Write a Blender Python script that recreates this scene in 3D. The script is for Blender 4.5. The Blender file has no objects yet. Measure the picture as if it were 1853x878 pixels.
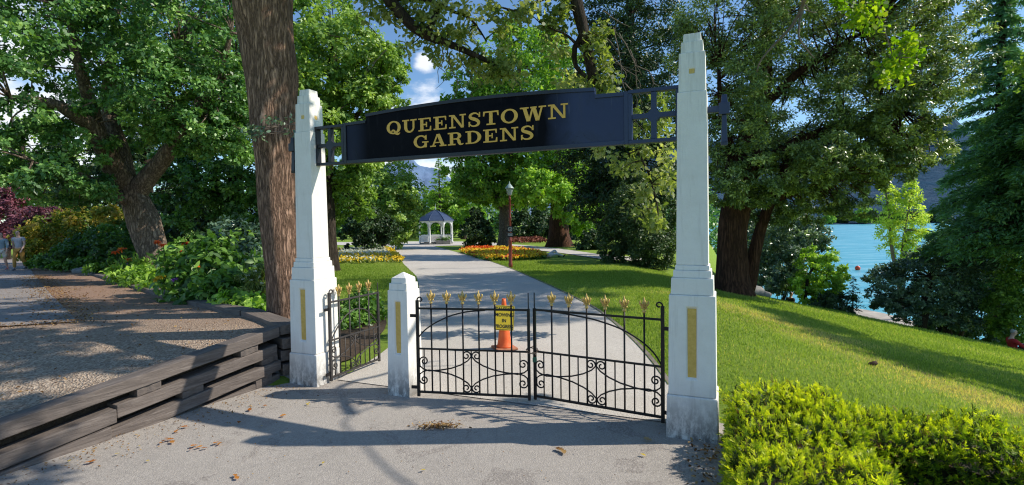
import bpy, bmesh, math, random
import numpy as np
from mathutils import Vector, Matrix
random.seed(7)
RNG = np.random.default_rng(11)
scene = bpy.context.scene
COL = scene.collection
PI = math.pi
# ------------------------------------------------------------------ camera
F, PITCH, ROLL, EYE, SH = 930.0, 1.9, -0.8, 1.75, -6.15
RM = Matrix.Rotation(math.radians(90 - PITCH), 3, 'X') @ Matrix.Rotation(math.radians(ROLL), 3, 'Z')
cam_d = bpy.data.cameras.new('camera')
cam = bpy.data.objects.new('camera', cam_d)
COL.objects.link(cam)
cam.matrix_world = Matrix.Translation((0, 0, EYE)) @ RM.to_4x4()
cam_d.sensor_width = 36.0
cam_d.lens = 36.0 * F / 1853.0
cam_d.shift_y = SH / 1853.0
cam_d.clip_start, cam_d.clip_end = 0.05, 30000
scene.camera = cam
scene.view_settings.view_transform = 'Standard'
scene.view_settings.look = 'None'
scene.view_settings.exposure = 0
scene.cycles.use_denoising = True
scene.cycles.denoiser = 'OPENIMAGEDENOISE'
scene.cycles.denoising_input_passes = 'RGB_ALBEDO_NORMAL'
scene.cycles.denoising_prefilter = 'ACCURATE'
scene.cycles.filter_width = 1.15
scene.cycles.sample_clamp_indirect = 4
scene.cycles.max_bounces = 6
scene.cycles.diffuse_bounces = 3
scene.cycles.transmission_bounces = 3
scene.cycles.glossy_bounces = 2
scene.cycles.transparent_max_bounces = 4

def ray(u, v):
    d = RM @ Vector(((u - 926.5) / F, -(v - 439 - SH) / F, -1.0))
    return d / d.y
def at(u, v, Y):
    return Vector((0, 0, EYE)) + ray(u, v) * Y

# ------------------------------------------------------------------ terrain
def sstep(a, b, x):
    t = np.clip((x - a) / (b - a), 0, 1)
    return t * t * (3 - 2 * t)
def Zter(x, y):                                   # raised walk and gravel on the left
    y = np.asarray(y, float)
    return np.where(y > 6, .60 - .037 * (np.minimum(y, 32) - 6), .60 - .124 * (6 - np.maximum(y, 1))) + 0 * x
def T(x, y):
    x = np.asarray(x, float); y = np.asarray(y, float)
    z = -.012 * np.clip(y - 8, 0, 120)
    xe = -2.75 - (y - 6.05) * 1.0
    w = np.clip(.5 + .6 * (y - 6), .3, 4)
    L = sstep(0, 1, (xe + w - x) / w) * sstep(5.6, 6.4, y)
    z = z * (1 - L) + (Zter(x, y) - .09) * L
    x0 = 2.9 + .08 * (np.clip(y, 0, 22) - 5) + .5 * np.maximum(0, y - 22)
    d = np.maximum(0, x - x0)
    z = z - .2 * (np.sqrt(d * d + .6) - .7746)
    s = (2 * x + 3 * y) / 3.606 - 19.4
    wr = sstep(.36, .5, x / np.maximum(y, .1)) * (x > 0)
    z = z - wr * .26 * np.maximum(0, s - .6)
    return np.maximum(z, -14)
def Tz(x, y): return float(T(x, y))
def hit(u, v, fn=None):                           # where a line of sight meets the ground
    fn = fn or Tz
    d = ray(u, v); Y = .8; step = .02
    while Y < 600:
        p = Vector((0, 0, EYE)) + d * Y
        if p.z <= fn(p.x, p.y): return Vector((p.x, p.y, fn(p.x, p.y)))
        Y *= 1.004
    return Vector((0, 0, EYE)) + d * 600

# ------------------------------------------------------------------ tagging
def tag(o, label=None, cat=None, group=None, kind=None):
    if label: o['label'] = label
    if cat: o['category'] = cat
    if group: o['group'] = group
    if kind: o['kind'] = kind
    return o
def empty(name, loc, label, cat, rz=0, group=None):
    o = bpy.data.objects.new(name, None); COL.objects.link(o)
    o.location = loc; o.rotation_euler = (0, 0, rz); o.empty_display_size = .1
    return tag(o, label, cat, group)
def link(name, me, mat=None, parent=None):
    o = bpy.data.objects.new(name, me); COL.objects.link(o)
    if mat is not None:
        if len(me.materials) == 0: me.materials.append(mat)
    if parent is not None: o.parent = parent
    return o
def copy_tree(o, parent=None):
    c = o.copy(); COL.objects.link(c)
    if parent is not None: c.parent = parent
    for ch in list(o.children): copy_tree(ch, c)
    return c

# ------------------------------------------------------------------ mesh builder
class MB:
    def __init__(s): s.v = []; s.f = []; s.sm = []
    def add(s, vs, fs, smooth=False):
        b = len(s.v); s.v += [tuple(p) for p in vs]
        for f in fs: s.f.append([b + i for i in f]); s.sm.append(smooth)
        return s
    def box(s, x0, y0, z0, x1, y1, z1, M=None):
        vs = [Vector(p) for p in ((x0,y0,z0),(x1,y0,z0),(x1,y1,z0),(x0,y1,z0),(x0,y0,z1),(x1,y0,z1),(x1,y1,z1),(x0,y1,z1))]
        if M is not None: vs = [M @ p for p in vs]
        return s.add(vs, [(0,3,2,1),(4,5,6,7),(0,1,5,4),(1,2,6,5),(2,3,7,6),(3,0,4,7)])
    def frustum(s, a, b, z0, z1, c=(0, 0), M=None):   # square a at z0 -> b at z1
        vs = []
        for h, z in ((a, z0), (b, z1)):
            hx, hy = (h if isinstance(h, tuple) else (h, h))
            for sx, sy in ((-1,-1),(1,-1),(1,1),(-1,1)): vs.append(Vector((c[0]+sx*hx/2, c[1]+sy*hy/2, z)))
        if M is not None: vs = [M @ p for p in vs]
        return s.add(vs, [(0,3,2,1),(4,5,6,7),(0,1,5,4),(1,2,6,5),(2,3,7,6),(3,0,4,7)])
    def tube(s, pts, r, n=8, cap=True, smooth=True):
        pts = [Vector(p) for p in pts]; k = len(pts)
        rs = r if hasattr(r, '__len__') else [r] * k
        up = Vector((0, 0, 1)); vs = []; prev = None
        for i, p in enumerate(pts):
            t = (pts[min(i + 1, k - 1)] - pts[max(i - 1, 0)])
            t = t.normalized() if t.length > 1e-9 else Vector((0, 0, 1))
            if prev is None:
                a = t.cross(up if abs(t.z) < .9 else Vector((1, 0, 0))).normalized()
            else:
                a = (prev - t * prev.dot(t))
                a = a.normalized() if a.length > 1e-6 else t.orthogonal().normalized()
            prev = a; b = t.cross(a)
            for j in range(n):
                q = 2 * PI * j / n
                vs.append(p + (a * math.cos(q) + b * math.sin(q)) * rs[i])
        fs = [(i*n+j, i*n+(j+1) % n, (i+1)*n+(j+1) % n, (i+1)*n+j) for i in range(k-1) for j in range(n)]
        if cap: fs += [tuple(range(n-1, -1, -1)), tuple((k-1)*n+j for j in range(n))]
        return s.add(vs, fs, smooth)
    def lathe(s, prof, n=16, c=(0, 0, 0), smooth=True, mod=None, rot=0):
        vs = []
        for (r, z) in prof:
            for j in range(n):
                q = 2 * PI * j / n + rot; rr = r * (mod(q, z) if mod else 1)
                vs.append((c[0] + rr * math.cos(q), c[1] + rr * math.sin(q), c[2] + z))
        k = len(prof)
        fs = [(i*n+j, i*n+(j+1) % n, (i+1)*n+(j+1) % n, (i+1)*n+j) for i in range(k-1) for j in range(n)]
        fs += [tuple(range(n-1, -1, -1)), tuple((k-1)*n+j for j in range(n))]
        return s.add(vs, fs, smooth)
    def prism(s, poly, y0, y1, M=None):              # polygon in x,z pushed along y
        n = len(poly)
        vs = [Vector((p[0], y0, p[1])) for p in poly] + [Vector((p[0], y1, p[1])) for p in poly]
        if M is not None: vs = [M @ p for p in vs]
        return s.add(vs, [tuple(range(n)), tuple(range(2*n-1, n-1, -1))] + [(i, i+n, (i+1) % n+n, (i+1) % n) for i in range(n)])
    def ball(s, c, r, n=10, m=7, sq=(1, 1, 1)):
        prof = []
        vs = []; fs = []
        for i in range(m + 1):
            a = PI * i / m
            for j in range(n):
                q = 2 * PI * j / n
                vs.append((c[0] + r*sq[0]*math.sin(a)*math.cos(q), c[1] + r*sq[1]*math.sin(a)*math.sin(q), c[2] - r*sq[2]*math.cos(a)))
        fs = [(i*n+j, i*n+(j+1) % n, (i+1)*n+(j+1) % n, (i+1)*n+j) for i in range(m) for j in range(n)]
        return s.add(vs, fs, True)
    def mesh(s, name):
        me = bpy.data.meshes.new(name); me.from_pydata(s.v, [], s.f)
        me.polygons.foreach_set('use_smooth', s.sm)
        bm = bmesh.new(); bm.from_mesh(me)
        bmesh.ops.remove_doubles(bm, verts=bm.verts, dist=1e-6)
        bmesh.ops.recalc_face_normals(bm, faces=bm.faces); bm.to_mesh(me); bm.free()
        me.update(); return me
    def build(s, name, mat, parent=None, bevel=0, seg=2):
        o = link(name, s.mesh(name), mat, parent)
        if bevel:
            b = o.modifiers.new('bevel', 'BEVEL'); b.width = bevel; b.segments = seg; b.limit_method = 'ANGLE'; b.angle_limit = .6
        return o

def npmesh(name, verts, loops, starts, totals, smooth=False, attr=None):
    me = bpy.data.meshes.new(name)
    loops = np.asarray(loops).ravel()
    nv, nl, npol = len(verts), len(loops), len(starts)
    me.vertices.add(nv); me.loops.add(nl); me.polygons.add(npol)
    me.vertices.foreach_set('co', np.ascontiguousarray(verts, dtype=np.float32).ravel())
    me.loops.foreach_set('vertex_index', np.ascontiguousarray(loops, dtype=np.int32).ravel())
    me.polygons.foreach_set('loop_start', np.ascontiguousarray(starts, dtype=np.int32))
    me.polygons.foreach_set('loop_total', np.ascontiguousarray(totals, dtype=np.int32))
    if smooth: me.polygons.foreach_set('use_smooth', np.ones(npol, bool))
    if attr is not None:
        a = me.attributes.new('var', 'FLOAT', 'FACE'); a.data.foreach_set('value', np.ascontiguousarray(attr, dtype=np.float32))
    me.update(calc_edges=True); return me
def gridmesh(name, P, smooth=True):                 # P (n,m,3)
    n, m, _ = P.shape
    i = np.arange(n*m).reshape(n, m)
    q = np.stack([i[:-1, :-1], i[1:, :-1], i[1:, 1:], i[:-1, 1:]], -1).reshape(-1, 4)
    return npmesh(name, P.reshape(-1, 3), q, np.arange(len(q))*4, np.full(len(q), 4), smooth)
def resample(pts, n):
    p = np.array([list(q)[:2] for q in pts], float)
    d = np.r_[0, np.cumsum(np.linalg.norm(np.diff(p, axis=0), axis=1))]
    t = np.linspace(0, d[-1], n)
    return np.stack([np.interp(t, d, p[:, 0]), np.interp(t, d, p[:, 1])], -1)
def smooth_line(pts, n):
    p = resample(pts, n)
    for _ in range(3): p[1:-1] = .25*p[:-2] + .5*p[1:-1] + .25*p[2:]
    return p
def strip(name, A, B, mat, zfn, off, n=60, m=16, smooth=True):  # sheet between two lines, draped on zfn
    a = smooth_line(A, n) if smooth else resample(A, n)
    b = smooth_line(B, n) if smooth else resample(B, n)
    t = np.linspace(0, 1, m)[None, :, None]
    P = a[:, None, :]*(1-t) + b[:, None, :]*t
    z = zfn(P[..., 0], P[..., 1]) + off
    me = gridmesh(name, np.concatenate([P, z[..., None]], -1))
    bm = bmesh.new(); bm.from_mesh(me); bmesh.ops.recalc_face_normals(bm, faces=bm.faces)
    if sum(f.normal.z for f in bm.faces) < 0: bmesh.ops.reverse_faces(bm, faces=bm.faces)
    bm.to_mesh(me); bm.free()
    return link(name, me, mat)

# ------------------------------------------------------------------ materials
class N:
    def __init__(s, name):
        s.m = bpy.data.materials.new(name); s.m.use_nodes = True
        s.t = s.m.node_tree; s.n = s.t.nodes; s.l = s.t.links
        s.bsdf = s.n['Principled BSDF']; s.out = s.n['Material Output']
    def new(s, typ, **kw):
        x = s.n.new(typ)
        for k, v in kw.items():
            if k in x.inputs: x.inputs[k].default_value = v
            else: setattr(x, k, v)
        return x
    def put(s, a, b): s.l.new(a, b)
    def coord(s, kind='Object', scale=(1, 1, 1)):
        c = s.new('ShaderNodeTexCoord'); mp = s.new('ShaderNodeMapping'); mp.inputs['Scale'].default_value = scale
        s.put(c.outputs[kind], mp.inputs['Vector']); return mp.outputs[0]
    def noise(s, vec, scale, detail=6, rough=.6, dist=0):
        x = s.new('ShaderNodeTexNoise'); x.inputs['Scale'].default_value = scale; x.inputs['Detail'].default_value = detail
        x.inputs['Roughness'].default_value = rough; x.inputs['Distortion'].default_value = dist
        s.put(vec, x.inputs['Vector']); return x.outputs['Fac']
    def voro(s, vec, scale, feature='F1', out='Distance'):
        x = s.new('ShaderNodeTexVoronoi'); x.feature = feature; x.inputs['Scale'].default_value = scale
        s.put(vec, x.inputs['Vector']); return x.outputs[out]
    def ramp(s, fac, stops, interp='LINEAR'):
        x = s.new('ShaderNodeValToRGB'); e = x.color_ramp; e.interpolation = interp
        while len(e.elements) < len(stops): e.elements.new(.5)
        for el, (p, c) in zip(e.elements, stops):
            el.position = p; el.color = (*c, 1) if len(c) == 3 else c
        s.put(fac, x.inputs[0]); return x.outputs[0]
    def g(s, fac, a, b): return s.ramp(fac, [(a, (0, 0, 0)), (b, (1, 1, 1))])
    def mix(s, fac, a, b, mode='MIX'):
        x = s.new('ShaderNodeMixRGB'); x.blend_type = mode
        for sock, val in ((x.inputs[0], fac), (x.inputs[1], a), (x.inputs[2], b)):
            if isinstance(val, (int, float)): sock.default_value = val
            elif isinstance(val, tuple): sock.default_value = (*val, 1)
            else: s.put(val, sock)
        return x.outputs[0]
    def math(s, op, a, b=None):
        x = s.new('ShaderNodeMath'); x.operation = op
        for sock, val in ((x.inputs[0], a), (x.inputs[1], b)):
            if val is None: continue
            if isinstance(val, (int, float)): sock.default_value = val
            else: s.put(val, sock)
        return x.outputs[0]
    def bump(s, h, strength=.5, dist=.02):
        x = s.new('ShaderNodeBump'); x.inputs['Strength'].default_value = strength; x.inputs['Distance'].default_value = dist
        s.put(h, x.inputs['Height']); s.put(x.outputs[0], s.bsdf.inputs['Normal']); return x
    def base(s, c):
        if isinstance(c, tuple): s.bsdf.inputs['Base Color'].default_value = (*c, 1)
        else: s.put(c, s.bsdf.inputs['Base Color'])
    def set(s, **kw):
        for k, v in kw.items():
            k = k.replace('_', ' ')
            sock = s.bsdf.inputs[k]
            if isinstance(v, (int, float)): sock.default_value = v
            else: s.put(v, sock)
def sep_z(m, vec, i=2):
    x = m.new('ShaderNodeSeparateXYZ'); m.put(vec, x.inputs[0]); return x.outputs[i]

def plain(name, c, rough=.6, metal=0, var=.15, scale=8, bump=0):
    m = N(name); v = m.coord()
    n = m.noise(v, scale)
    m.base(m.ramp(n, [(.3, tuple(k*(1-var) for k in c)), (.7, tuple(min(1, k*(1+var)) for k in c))]))
    m.set(Roughness=rough, Metallic=metal)
    if bump: m.bump(m.noise(v, scale*4), bump, .01)
    return m.m

def foliage(name, stops, trans=.35, rough=.5, spec=.4, tcol=None, scale=None):
    """leaf material; stops = colours from the dark to the light leaves"""
    m = N(name)
    a = m.new('ShaderNodeAttribute'); a.attribute_name = 'var'
    n = len(stops)
    c = m.ramp(a.outputs['Fac'], [(i/(n-1), s) for i, s in enumerate(stops)])
    m.base(c); m.set(Roughness=rough)
    m.bsdf.inputs['Specular IOR Level'].default_value = spec
    t = m.new('ShaderNodeBsdfTranslucent')
    tc = m.mix(1.0, c, tcol or (1.9, 2.0, .7), 'MULTIPLY'); m.put(tc, t.inputs['Color'])
    mx = m.new('ShaderNodeMixShader'); mx.inputs[0].default_value = trans
    m.put(m.bsdf.outputs[0], mx.inputs[1]); m.put(t.outputs[0], mx.inputs[2]); m.put(mx.outputs[0], m.out.inputs[0])
    return m.m
def bark(name, dark, light, sx=9, sz=1.6, bump=1.0, dist=.06):
    m = N(name); c0 = m.coord()
    wv = m.noise(c0, 2.2, 4, .6); c1 = m.mix(.035, c0, wv)
    mp = m.new('ShaderNodeMapping'); mp.inputs['Scale'].default_value = (sx, sx, sz); m.put(c1, mp.inputs['Vector']); v = mp.outputs[0]
    n1 = m.noise(v, 1.6, 7, .62, .35)                          # long furrows
    rid = m.math('SUBTRACT', 1.0, m.math('MULTIPLY', m.math('ABSOLUTE', m.math('SUBTRACT', n1, .5)), 5.0))
    mp2 = m.new('ShaderNodeMapping'); mp2.inputs['Scale'].default_value = (sx*2.2, sx*2.2, sz*2.6); m.put(c1, mp2.inputs['Vector'])
    n2 = m.noise(mp2.outputs[0], 1.5, 6, .7, .3)
    h = m.math('ADD', m.math('MULTIPLY', m.math('SUBTRACT', 1.0, m.g(rid, .35, 1.0)), .65), m.math('MULTIPLY', n2, .5))
    big = m.noise(m.coord('Object', (1, 1, .6)), 1.6, 5)
    c = m.ramp(h, [(.22, dark), (.55, tuple(x*.45 + y*.55 for x, y in zip(dark, light))), (.95, light)])
    c = m.mix(m.math('MULTIPLY', m.g(big, .35, .75), .5), c, tuple(k*.42 for k in light))
    m.base(c); m.set(Roughness=.92); m.bsdf.inputs['Specular IOR Level'].default_value = .2; m.bump(h, bump, dist); return m.m

# --- setting
m = N('lawn'); v = m.coord()
fine = m.noise(v, 34, 5, .75); mid = m.noise(v, 2.2, 5, .65); big = m.noise(v, .35, 4, .6, .5)
c = m.ramp(fine, [(.25, (.14, .23, .028)), (.5, (.225, .33, .05)), (.78, (.33, .42, .09))])
c = m.mix(m.math('MULTIPLY', m.g(mid, .45, .75), .35), c, (.13, .215, .022))
line = m.math('ADD', sep_z(m, v, 0), m.math('MULTIPLY', sep_z(m, v, 1), .163))
dd = m.math('ABSOLUTE', m.math('ADD', m.math('SUBTRACT', line, 6.63), m.math('MULTIPLY', m.math('SUBTRACT', big, .5), 1.6)))
band = m.ramp(dd, [(.25, (1, 1, 1)), (.95, (0, 0, 0))])
near = m.ramp(m.math('MULTIPLY', sep_z(m, v, 1), .05), [(.55, (1, 1, 1)), (.75, (0, 0, 0))])
dry = m.math('MULTIPLY', m.math('MULTIPLY', band, near), m.g(mid, .3, .6))
dry = m.math('ADD', dry, m.math('MULTIPLY', m.g(big, .55, .75), .3))
c = m.mix(m.math('MINIMUM', m.math('MULTIPLY', dry, .85), .85), c, (.42, .33, .11))
m.base(c); m.set(Roughness=.95); m.bsdf.inputs['Specular IOR Level'].default_value = .1
m.bump(m.noise(v, 60, 4, .8), .8, .04); M_LAWN = m.m

m = N('forecourt_asphalt'); v = m.coord()
sp = m.voro(v, 95, 'F1', 'Color'); spk = m.noise(v, 170, 3, .9); patch = m.noise(v, .8, 5, .6, .4); mid = m.noise(v, 6, 5, .7)
c = m.ramp(sp, [(.0, (.185, .162, .145)), (.5, (.30, .262, .232)), (1., (.47, .42, .37))])
c = m.mix(m.g(patch, .35, .7), c, (.30, .28, .255), 'MIX') if False else m.mix(m.math('MULTIPLY', m.g(patch, .4, .7), .45), c, (.44, .395, .35))
c = m.mix(m.math('MULTIPLY', m.g(mid, .5, .75), .35), c, (.17, .155, .14))
stain = m.noise(v, 1.7, 7, .7, 1.2); c = m.mix(m.math('MULTIPLY', m.g(stain, .56, .7), .5), c, (.15, .135, .125)); c = m.mix(m.math('MULTIPLY', m.g(stain, .42, .3), .35), c, (.50, .455, .40))
crk = m.voro(m.mix(.12, v, m.noise(v, 2.5, 4)), .55, 'DISTANCE_TO_EDGE')
c = m.mix(m.math('MULTIPLY', m.ramp(crk, [(0, (1, 1, 1)), (.004, (0, 0, 0))]), .16), c, (.1, .095, .09))
m.base(c); m.set(Roughness=.92); m.bump(m.math('ADD', m.voro(v, 110), spk), .55, .006); M_ASPH = m.m

m = N('path_gravel'); v = m.coord()
sp = m.voro(v, 130, 'F1', 'Color'); patch = m.noise(v, .55, 5, .6, .6); mid = m.noise(v, 7, 6, .75)
c = m.ramp(sp, [(0, (.40, .36, .32)), (.5, (.58, .53, .475)), (1, (.72, .67, .60))])
c = m.mix(m.math('MULTIPLY', m.g(patch, .4, .7), .4), c, (.40, .36, .31))
c = m.mix(m.math('MULTIPLY', m.g(mid, .58, .75), .35), c, (.25, .22, .19))
m.base(c); m.set(Roughness=.95); m.bump(m.math('ADD', m.voro(v, 130), mid), .5, .008); M_PATH = m.m

m = N('gravel_verge'); v = m.coord()
sp = m.voro(v, 60, 'F1', 'Color'); patch = m.noise(v, .5, 5, .65, .8); mid = m.noise(v, 5, 6, .8)
c = m.ramp(sp, [(0, (.145, .10, .07)), (.45, (.38, .285, .205)), (1, (.64, .52, .40))])
far = m.g(m.math('ADD', m.math('MULTIPLY', sep_z(m, v, 1), .1), m.math('MULTIPLY', patch, .3)), .62, 1.0)
c = m.mix(m.math('MULTIPLY', far, .75), c, (.33, .185, .12))
c = m.mix(m.math('MULTIPLY', m.g(patch, .45, .7), .5), c, (.25, .18, .12))
c = m.mix(m.math('MULTIPLY', m.g(mid, .55, .75), .4), c, (.12, .085, .055))
m.base(c); m.set(Roughness=.95); m.bump(m.math('ADD', m.voro(v, 60), mid), .9, .02); M_VERGE = m.m

m = N('road_asphalt'); v = m.coord()
sp = m.voro(v, 90, 'F1', 'Color'); patch = m.noise(v, .5, 5, .6, .5)
c = m.ramp(sp, [(0, (.16, .135, .125)), (.5, (.27, .235, .215)), (1, (.42, .37, .335))])
c = m.mix(m.math('MULTIPLY', m.g(patch, .4, .7), .4), c, (.30, .27, .26))
m.base(c); m.set(Roughness=.9); m.bump(m.voro(v, 90), .5, .008); M_ROAD = m.m

m = N('bed_soil'); v = m.coord()
mid = m.noise(v, 9, 6, .8)
m.base(m.ramp(mid, [(.3, (.035, .022, .014)), (.6, (.10, .066, .04)), (.8, (.19, .13, .08))])); m.set(Roughness=.95)
m.bump(mid, 1, .05); M_SOIL = m.m

m = N('lake_water'); v = m.coord('Object', (.25, 1, 1))
w = m.noise(v, .35, 6, .65, .4); w2 = m.noise(v, 2.2, 4, .6)
m.base(m.ramp(w, [(.3, (.06, .33, .43)), (.5, (.12, .46, .56)), (.7, (.32, .63, .70))])); m.set(Roughness=.25)
m.bsdf.inputs['Specular IOR Level'].default_value = .35
m.bump(m.math('ADD', w, w2), .5, .35); M_LAKE = m.m

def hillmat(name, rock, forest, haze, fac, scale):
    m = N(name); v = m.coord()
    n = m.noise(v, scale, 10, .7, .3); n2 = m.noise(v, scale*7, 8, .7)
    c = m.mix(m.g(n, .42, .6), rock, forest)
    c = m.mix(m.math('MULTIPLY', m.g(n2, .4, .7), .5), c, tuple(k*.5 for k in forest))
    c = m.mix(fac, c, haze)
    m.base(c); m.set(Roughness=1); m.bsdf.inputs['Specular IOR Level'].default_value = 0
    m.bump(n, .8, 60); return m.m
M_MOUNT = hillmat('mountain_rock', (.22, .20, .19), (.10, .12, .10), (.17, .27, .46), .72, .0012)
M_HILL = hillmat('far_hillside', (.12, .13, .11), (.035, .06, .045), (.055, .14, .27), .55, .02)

# --- built things
m = N('white_masonry'); v = m.coord(); g = m.new('ShaderNodeNewGeometry')
pz = sep_z(m, g.outputs['Position'])
st = m.noise(m.coord('Object', (9, 9, .8)), 2.0, 6, .7); bl = m.noise(v, 3.5, 6, .75); fi = m.noise(v, 60, 4, .7)
c = m.ramp(bl, [(.3, (.80, .76, .70)), (.6, (.88, .85, .80))])
c = m.mix(m.math('MULTIPLY', m.g(st, .54, .78), .42), c, (.42, .385, .335))
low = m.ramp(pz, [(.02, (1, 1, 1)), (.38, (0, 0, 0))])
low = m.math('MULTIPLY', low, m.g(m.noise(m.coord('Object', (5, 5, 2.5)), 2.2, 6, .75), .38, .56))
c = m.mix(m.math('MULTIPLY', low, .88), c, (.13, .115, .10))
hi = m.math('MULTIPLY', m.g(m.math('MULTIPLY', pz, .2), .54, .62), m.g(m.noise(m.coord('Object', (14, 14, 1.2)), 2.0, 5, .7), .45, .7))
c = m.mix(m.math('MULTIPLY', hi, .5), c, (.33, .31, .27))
m.base(c); m.set(Roughness=.75); m.bump(m.math('ADD', fi, m.math('MULTIPLY', bl, .5)), .35, .006); M_WHITE = m.m

m = N('gold_paint'); v = m.coord()
n = m.noise(v, 30, 5, .7)
m.base(m.ramp(n, [(.3, (.58, .37, .08)), (.7, (.76, .52, .15))])); m.set(Roughness=.45, Metallic=.15); M_GOLD = m.m
m = N('gold_leaf'); v = m.coord(); n = m.noise(v, 60, 4)
m.base(m.ramp(n, [(.3, (.48, .30, .07)), (.7, (.72, .52, .19))])); m.set(Roughness=.38, Metallic=.35); M_GOLDF = m.m
m = N('sign_lettering_gold'); v = m.coord(); n = m.noise(v, 40, 4)
m.base(m.ramp(n, [(.3, (.80, .43, .06)), (.7, (.90, .53, .10))])); m.set(Roughness=.5); M_LETTER = m.m

m = N('black_sign_paint'); v = m.coord()
n = m.noise(v, 2.6, 6, .7, .8); n2 = m.noise(m.coord('Object', (6, 6, 1)), 3, 5, .7)
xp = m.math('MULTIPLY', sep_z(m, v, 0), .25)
sky_sheen = m.math('MAXIMUM', m.g(m.math('ADD', xp, m.math('MULTIPLY', n, .06)), .72, .79), m.ramp(xp, [(.16, (.3, .3, .3)), (.2, (0, 0, 0))]))  # blue sky reflection towards the ends, put into the colour
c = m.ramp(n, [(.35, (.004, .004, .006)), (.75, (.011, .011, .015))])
c = m.mix(m.math('MULTIPLY', sky_sheen, m.g(n, .2, .5)), c, (.022, .034, .095))
c = m.mix(m.math('MULTIPLY', m.g(n2, .58, .85), .4), c, (.055, .055, .062))
n3 = m.noise(m.coord('Object', (46, 46, 1.6)), 1.0, 2, .5)
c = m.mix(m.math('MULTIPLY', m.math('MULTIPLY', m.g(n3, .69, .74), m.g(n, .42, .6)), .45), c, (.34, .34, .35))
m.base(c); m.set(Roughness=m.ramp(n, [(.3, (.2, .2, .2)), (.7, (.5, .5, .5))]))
m.put(m.math('ADD', .04, m.math('MULTIPLY', sky_sheen, .35)), m.bsdf.inputs['Specular IOR Level']); M_SIGN = m.m
m = N('sign_frame_paint'); v = m.coord(); n = m.noise(v, 5, 6, .7)
c = m.ramp(n, [(.3, (.008, .009, .014)), (.75, (.022, .024, .036))])
c = m.mix(m.g(m.math('MULTIPLY', sep_z(m, v, 0), .25), .70, .80), c, (.024, .038, .095))  # bluish light on the right end is put into the paint colour
m.base(c); m.set(Roughness=.4); M_SFRAME = m.m
M_IRON = plain('black_wrought_iron', (.012, .010, .010), .45, .3, .4, 30)
M_IRONW = plain('weathered_grey_iron', (.055, .048, .045), .55, .3, .4, 25)
M_CHAIN = plain('rusty_chain', (.14, .10, .075), .55, .6, .4, 60)
M_LOCK = plain('green_padlock', (.02, .12, .07), .35)

m = N('weathered_sleeper'); v = m.coord('Object', (1.2, 14, 14))
n = m.noise(v, 2.0, 7, .75, .6); b = m.noise(m.coord(), 2.5, 5); oi = m.new('ShaderNodeObjectInfo')
c = m.ramp(n, [(.25, (.042, .033, .028)), (.5, (.155, .125, .108)), (.8, (.33, .28, .245))])
c = m.mix(m.math('MULTIPLY', m.g(b, .45, .7), .4), c, (.055, .045, .042))
c = m.mix(m.math('MULTIPLY', oi.outputs['Random'], .35), c, (.16, .135, .12))
m.base(c); m.set(Roughness=.85); m.bump(n, .8, .015); M_WOOD = m.m

m = N('cone_orange'); v = m.coord(); n = m.noise(v, 9, 6, .7)
m.base(m.ramp(n, [(.35, (.80, .10, .012)), (.7, (.92, .20, .05))])); m.set(Roughness=.5); M_CONE = m.m
M_CONEB = plain('cone_base_dirty', (.42, .17, .09), .8, 0, .35, 14)
M_YEL = plain('sign_yellow', (.80, .58, .03), .45, 0, .06, 10)
M_BLK = plain('sign_black', (.012, .012, .012), .5)
M_WPAINT = plain('white_paint', (.78, .78, .76), .5, 0, .06)
m = N('gazebo_roof_metal'); v = m.coord(); n = m.noise(v, 1.5, 5)
m.base(m.ramp(n, [(.3, (.03, .05, .105)), (.7, (.05, .075, .14))])); m.set(Roughness=.42); M_ROOF = m.m
M_RED = plain('red_brown_lamp_paint', (.20, .035, .022), .45)
M_LANT = plain('pale_green_metal', (.32, .40, .38), .4)
m = N('lantern_glass'); m.base((.55, .58, .56)); m.set(Roughness=.15); m.bsdf.inputs['Transmission Weight'].default_value = .35; M_GLASS = m.m
M_ROCK = plain('grey_rock', (.25, .24, .225), .9, 0, .35, 3, .6)
M_BUOY = plain('buoy_red', (.75, .07, .02), .4)

# --- bark
M_BARK_BIG = bark('oak_bark_ridged', (.07, .040, .026), (.62, .385, .27), 15, 2.2, 1.0, .04)
M_BARK_OAK = bark('old_oak_bark', (.07, .05, .038), (.44, .33, .25), 8, 2.6, .9, .05)
M_BARK_RED = bark('red_brown_bark', (.03, .014, .009), (.17, .08, .05), 7, .8, .9, .06)
M_BARK_DK = bark('dark_bark', (.018, .013, .010), (.085, .065, .05), 6, 1.2, .7, .05)
M_TWIG = plain('pale_twig', (.16, .125, .10), .9, 0, .3, 20)

# --- leaves
L_OAK = foliage('oak_leaf', [(0.0289, 0.0748, 0.0209), (0.0678, 0.171, 0.0419), (0.1576, 0.3267, 0.0758), (0.4007, 0.5966, 0.1752)], 0.2, .42, .55)
L_BROAD = foliage('broadleaf_green', [(0.0449, 0.0983, 0.0183), (0.1108, 0.21, 0.0384), (0.2432, 0.3844, 0.0728), (0.4783, 0.6187, 0.1534)], 0.26, .45, .5)
L_LIME = foliage('lime_green_leaf', [(0.0535, 0.1225, 0.0202), (0.1349, 0.2593, 0.0376), (0.2726, 0.4485, 0.0649), (0.5186, 0.72, 0.1159)], 0.32, .5, .4)
L_YELL = foliage('yellow_green_leaf', [(0.0621, 0.1035, 0.0274), (0.161, 0.2185, 0.056), (0.3036, 0.3415, 0.1119), (0.4968, 0.4968, 0.305)], 0.4, .5, .45)
L_GOLDLEAF = foliage('backlit_gold_leaf', [(.06, .14, .01), (.14, .25, .012), (.27, .37, .02), (.46, .48, .05)], .55, .5, .3, (1.7, 1.9, .5))
L_DARK = foliage('dark_evergreen', [(0.011, 0.0284, 0.0108), (0.0253, 0.0583, 0.0193), (0.0523, 0.1041, 0.0317), (0.1166, 0.1809, 0.057)], 0.14, .5, .45)
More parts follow.
